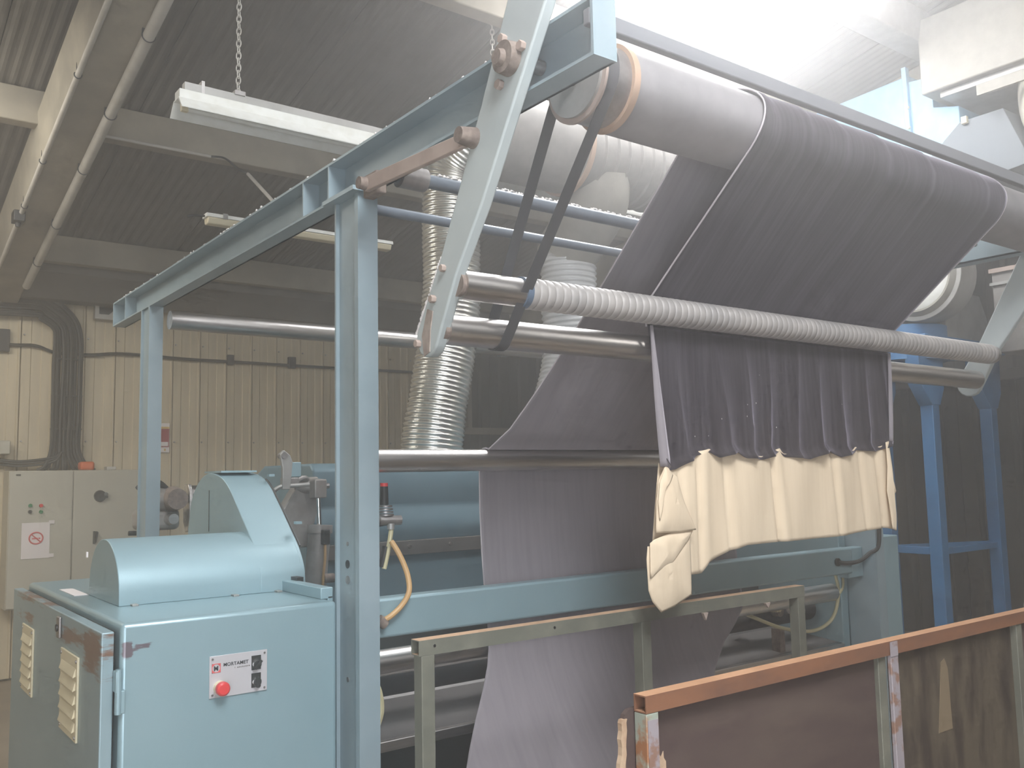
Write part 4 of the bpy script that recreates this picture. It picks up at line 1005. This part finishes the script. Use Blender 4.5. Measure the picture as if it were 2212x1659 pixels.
# ragged end board behind the corner post
pts = [(1.386, 1.160)]; 
zz = 1.158; 
left = [(1.372, 1.158), (1.360, 1.150), (1.357, 1.142)]
rr = random.Random(3)
for i in range(18): left.append((1.355-0.0009*i+rr.uniform(-0.003, 0.003), 1.135-0.016*i))
left += [(1.338, 0.5), (1.345, 0.12)]
MB().prism([(1.40, 1.160)] + left + [(1.40, 0.12)], 'y', 1.438, 1.450).build('ragged_end_board', PLY_D, TR)
MB().prism([(p[0]-0.0075+rr.uniform(-0.002, 0.001), p[1]) for p in left[2:]] + [(p[0]+0.004+rr.uniform(0, 0.003), p[1]) for p in left[2:][::-1]], 'y', 1.434, 1.446).build('torn_fibre_edge', RAWWOOD, TR)
tp = [(1.427, 1.05), (1.427, 1.062), (1.431, 1.058), (1.434, 1.066), (1.438, 1.060), (1.443, 1.067), (1.448, 1.061), (1.455, 1.072), (1.456, 1.058), (1.462, 1.050), (1.463, 0.98), (1.427, 0.98)]
MB().prism([(x+0.0, z-0.01) for x, z in tp], 'y', 1.4235, 1.425).build('torn_label', RAWWOOD, TR)
MB().prism([(2.565, 0.90), (2.59, 1.04), (2.60, 1.092), (2.62, 1.10), (2.635, 1.07), (2.64, 0.90)], 'y', 1.4235, 1.425).build('glue_smear', mat('tan_glue', (0.20, 0.15, 0.095), 0.6), TR)
for x in (1.403, 3.76):
    w_ = MB().cyl((x-0.015, 1.418, 0.05), (x+0.015, 1.418, 0.05), 0.05, n=24).build('caster', BLACK, TR, True)
    MB().box(x-0.02, x+0.02, 1.405, 1.431, 0.05, 0.11).build('caster_fork', STEEL_D, TR)
tag(MB().sweep([(3.16, 1.418, 1.185), (3.16, 1.418, 1.20), (3.16, 1.418, 1.212), (3.16, 1.418, 1.220)], lambda s, L: 0.017 if s < 0.02 else (0.014 if s < 0.03 else 0.006), 16).build('plastic_cap', WHITE, None, True), 'small whitish cap on the rusty tube at the right picture edge', 'cap')

# ================================================================== EXTRACTION PLANT (right background)
H = thing('extraction_hopper', 'blue painted hopper on three blue legs by the dark wall', 'hopper', (6.4, 3.4, 0))
legs = ((6.10, 3.30), (6.10, 3.66), (6.93, 3.30))
for (x, y) in legs:
    MB().box(x-0.045, x+0.045, y-0.045, y+0.045, 0.0, 2.20).build('leg', BLUEP, H, bevel=0.006)
    MB().prism([(x-0.05, 2.08), (x+0.055, 2.08), (x+0.12, 2.20), (x+0.13, 2.48), (x-0.20, 2.48), (x-0.19, 2.24)], 'y', y-0.05, y+0.05).build('gusset', BLUEP, H, bevel=0.006)
MB().box(6.10, 6.93, 3.28, 3.32, 1.06, 1.10).build('brace', BLUEP, H, bevel=0.003)
MB().box(6.08, 6.12, 3.30, 3.66, 1.06, 1.11).build('brace', BLUEP, H, bevel=0.003)
q = MB(); d = V((0.83, -0.36, 0)).normalized()*0.0; q.sweep([(6.10, 3.66, 1.09), (6.93, 3.32, 1.09)], 0.028, 4); q.build('brace', BLUEP, H)
MB().box(5.92, 7.05, 3.2, 3.75, 2.48, 2.56).build('top_ring', BLUEP, H, bevel=0.006)
MB().cyl((6.15, 3.5, 2.40), (6.15, 3.5, 2.64), 0.30, 0.30, 32).build('outlet_drum', BLUEP, H, True)
sk = MB().prism([(6.2, 2.50), (6.98, 2.50), (6.75, 2.90), (6.3, 2.90)], 'y', 3.22, 3.5).build('galvanised_cone', GALV, H)
Fn = thing('extraction_fan', 'round cream fan casing half hidden by the cloth edge', 'fan', (5.98, 3.3, 2.95))
MB().cyl((5.93, 3.24, 2.96), (6.14, 3.24, 2.96), 0.31, 0.31, 48).build('casing', GALV, Fn, True, bevel=0.004)
MB().cyl((5.90, 3.24, 2.96), (5.931, 3.24, 2.96), 0.25, 0.28, 48).build('front_disc', CREAMDUCT, Fn, True)
MB().cyl((5.885, 3.24, 2.96), (5.901, 3.24, 2.96), 0.20, 0.24, 48).build('inlet_cone', WHITE, Fn, True)
BX = thing('blue_casing', 'sky blue folded sheet casing above the cloth drum', 'casing', (6.4, 3.7, 3.7))
MB().prism([(3.35, 3.35), (3.35, 4.505), (4.6, 4.47), (4.6, 3.35)], 'x', 6.20, 7.2).build('side_sheet', BLUEL, BX, bevel=0.006)
MB().prism([(3.35, 3.42), (3.35, 4.45), (3.175, 4.43), (3.175, 4.20), (2.995, 4.15), (2.995, 4.02), (3.27, 3.80)], 'x', 6.19, 6.9).build('front_sheet', BLUEL, BX, bevel=0.005)
MB().prism([(3.365, 3.38), (3.330, 3.38), (3.345, 4.56), (3.38, 4.56)], 'x', 6.16, 6.205).build('corner_angle', BLUEL, BX, bevel=0.003)
for z in (4.10, 4.25): MB().cyl((6.16, 3.345, z), (6.145, 3.345, z), 0.012, n=8).build('bolt', CREAMP, BX, True)
MB().prism([(3.27, 3.80), (2.99, 4.03), (2.70, 4.03), (2.55, 3.62), (3.14, 3.55)], 'x', 6.18, 6.9).build('grey_transition', mat('slate_grey_sheet', (0.16, 0.18, 0.20), 0.6), BX, bevel=0.004)
MB().box(6.15, 6.18, 2.93, 2.97, 4.0, 4.05).build('hinge_bolt', CREAMP, BX, bevel=0.004)
CB = thing('cream_duct_box', 'large dusty cream sheet metal duct at the upper right', 'duct', (6.4, 2.4, 4.5))
MB().box(6.0, 7.2, 1.2, 3.155, 4.235, 4.775).build('box_section', CREAMDUCT, CB, bevel=0.01)
MB().box(6.05, 7.0, 1.6, 3.05, 4.19, 4.235).build('flange', GALV, CB, bevel=0.004)
MB().box(6.0, 6.02, 1.2, 2.78, 4.10, 4.17).build('seam_strip', CREAMDUCT, CB)
MB().sweep(catmull([(6.45, 2.25, 4.22), (6.40, 2.25, 4.0), (6.35, 2.12, 3.75), (6.4, 1.95, 3.45), (6.48, 1.85, 3.15)], 8), lambda s, L: 0.42+0.10*s/L-0.06*math.sin(PI*s/L), 40).build('curved_section', mat('ivory_duct_sheet', (0.72, 0.67, 0.58), 0.55), CB, True)
GB = thing('galvanised_box_duct', 'brownish galvanised box duct beside the fan casing', 'duct', (7.1, 2.9, 2.7))
MB().box(6.6, 7.9, 1.8, 3.05, 2.45, 3.03).build('box_section', DUCTG, GB, bevel=0.008)
MB().box(6.58, 6.62, 1.8, 3.06, 3.02, 3.05).build('rim', RUSTBAR, GB)
MB().box(6.58, 6.62, 1.8, 3.06, 2.93, 2.95).build('rim', GALV, GB)
MB().box(6.9, 7.0, 2.4, 2.5, 0.0, 2.45).build('support_leg', DUCTG, GB)

# ---- lint lying along the top edges
rnd = random.Random(9)
q = MB()
for i in range(240):
    y = 1.7+4.3*rnd.random(); r = rnd.uniform(0.003, 0.008); x = 1.412+rnd.random()*0.02
    q.cyl((x, y, 2.789), (x+rnd.uniform(-.004, .004), y, 2.790+r), r, r*0.4, 6)
for i in range(260):
    x = 1.66+2.4*rnd.random()**2; r = rnd.uniform(0.004, 0.010); q.cyl((x, 2.60+rnd.uniform(-.01, .01), 2.686), (x, 2.60, 2.688+r), r, r*0.4, 6)
for i in range(90):
    r = rnd.uniform(0.003, 0.007); a = rnd.random(); q.cyl((1.372, 2.14+0.14*a, 2.272-0.2*a), (1.374, 2.14+0.14*a+r, 2.275-0.2*a), r, r*0.5, 6)
o = q.build('lint_fluff', LINT, G); o['kind'] = 'stuff'
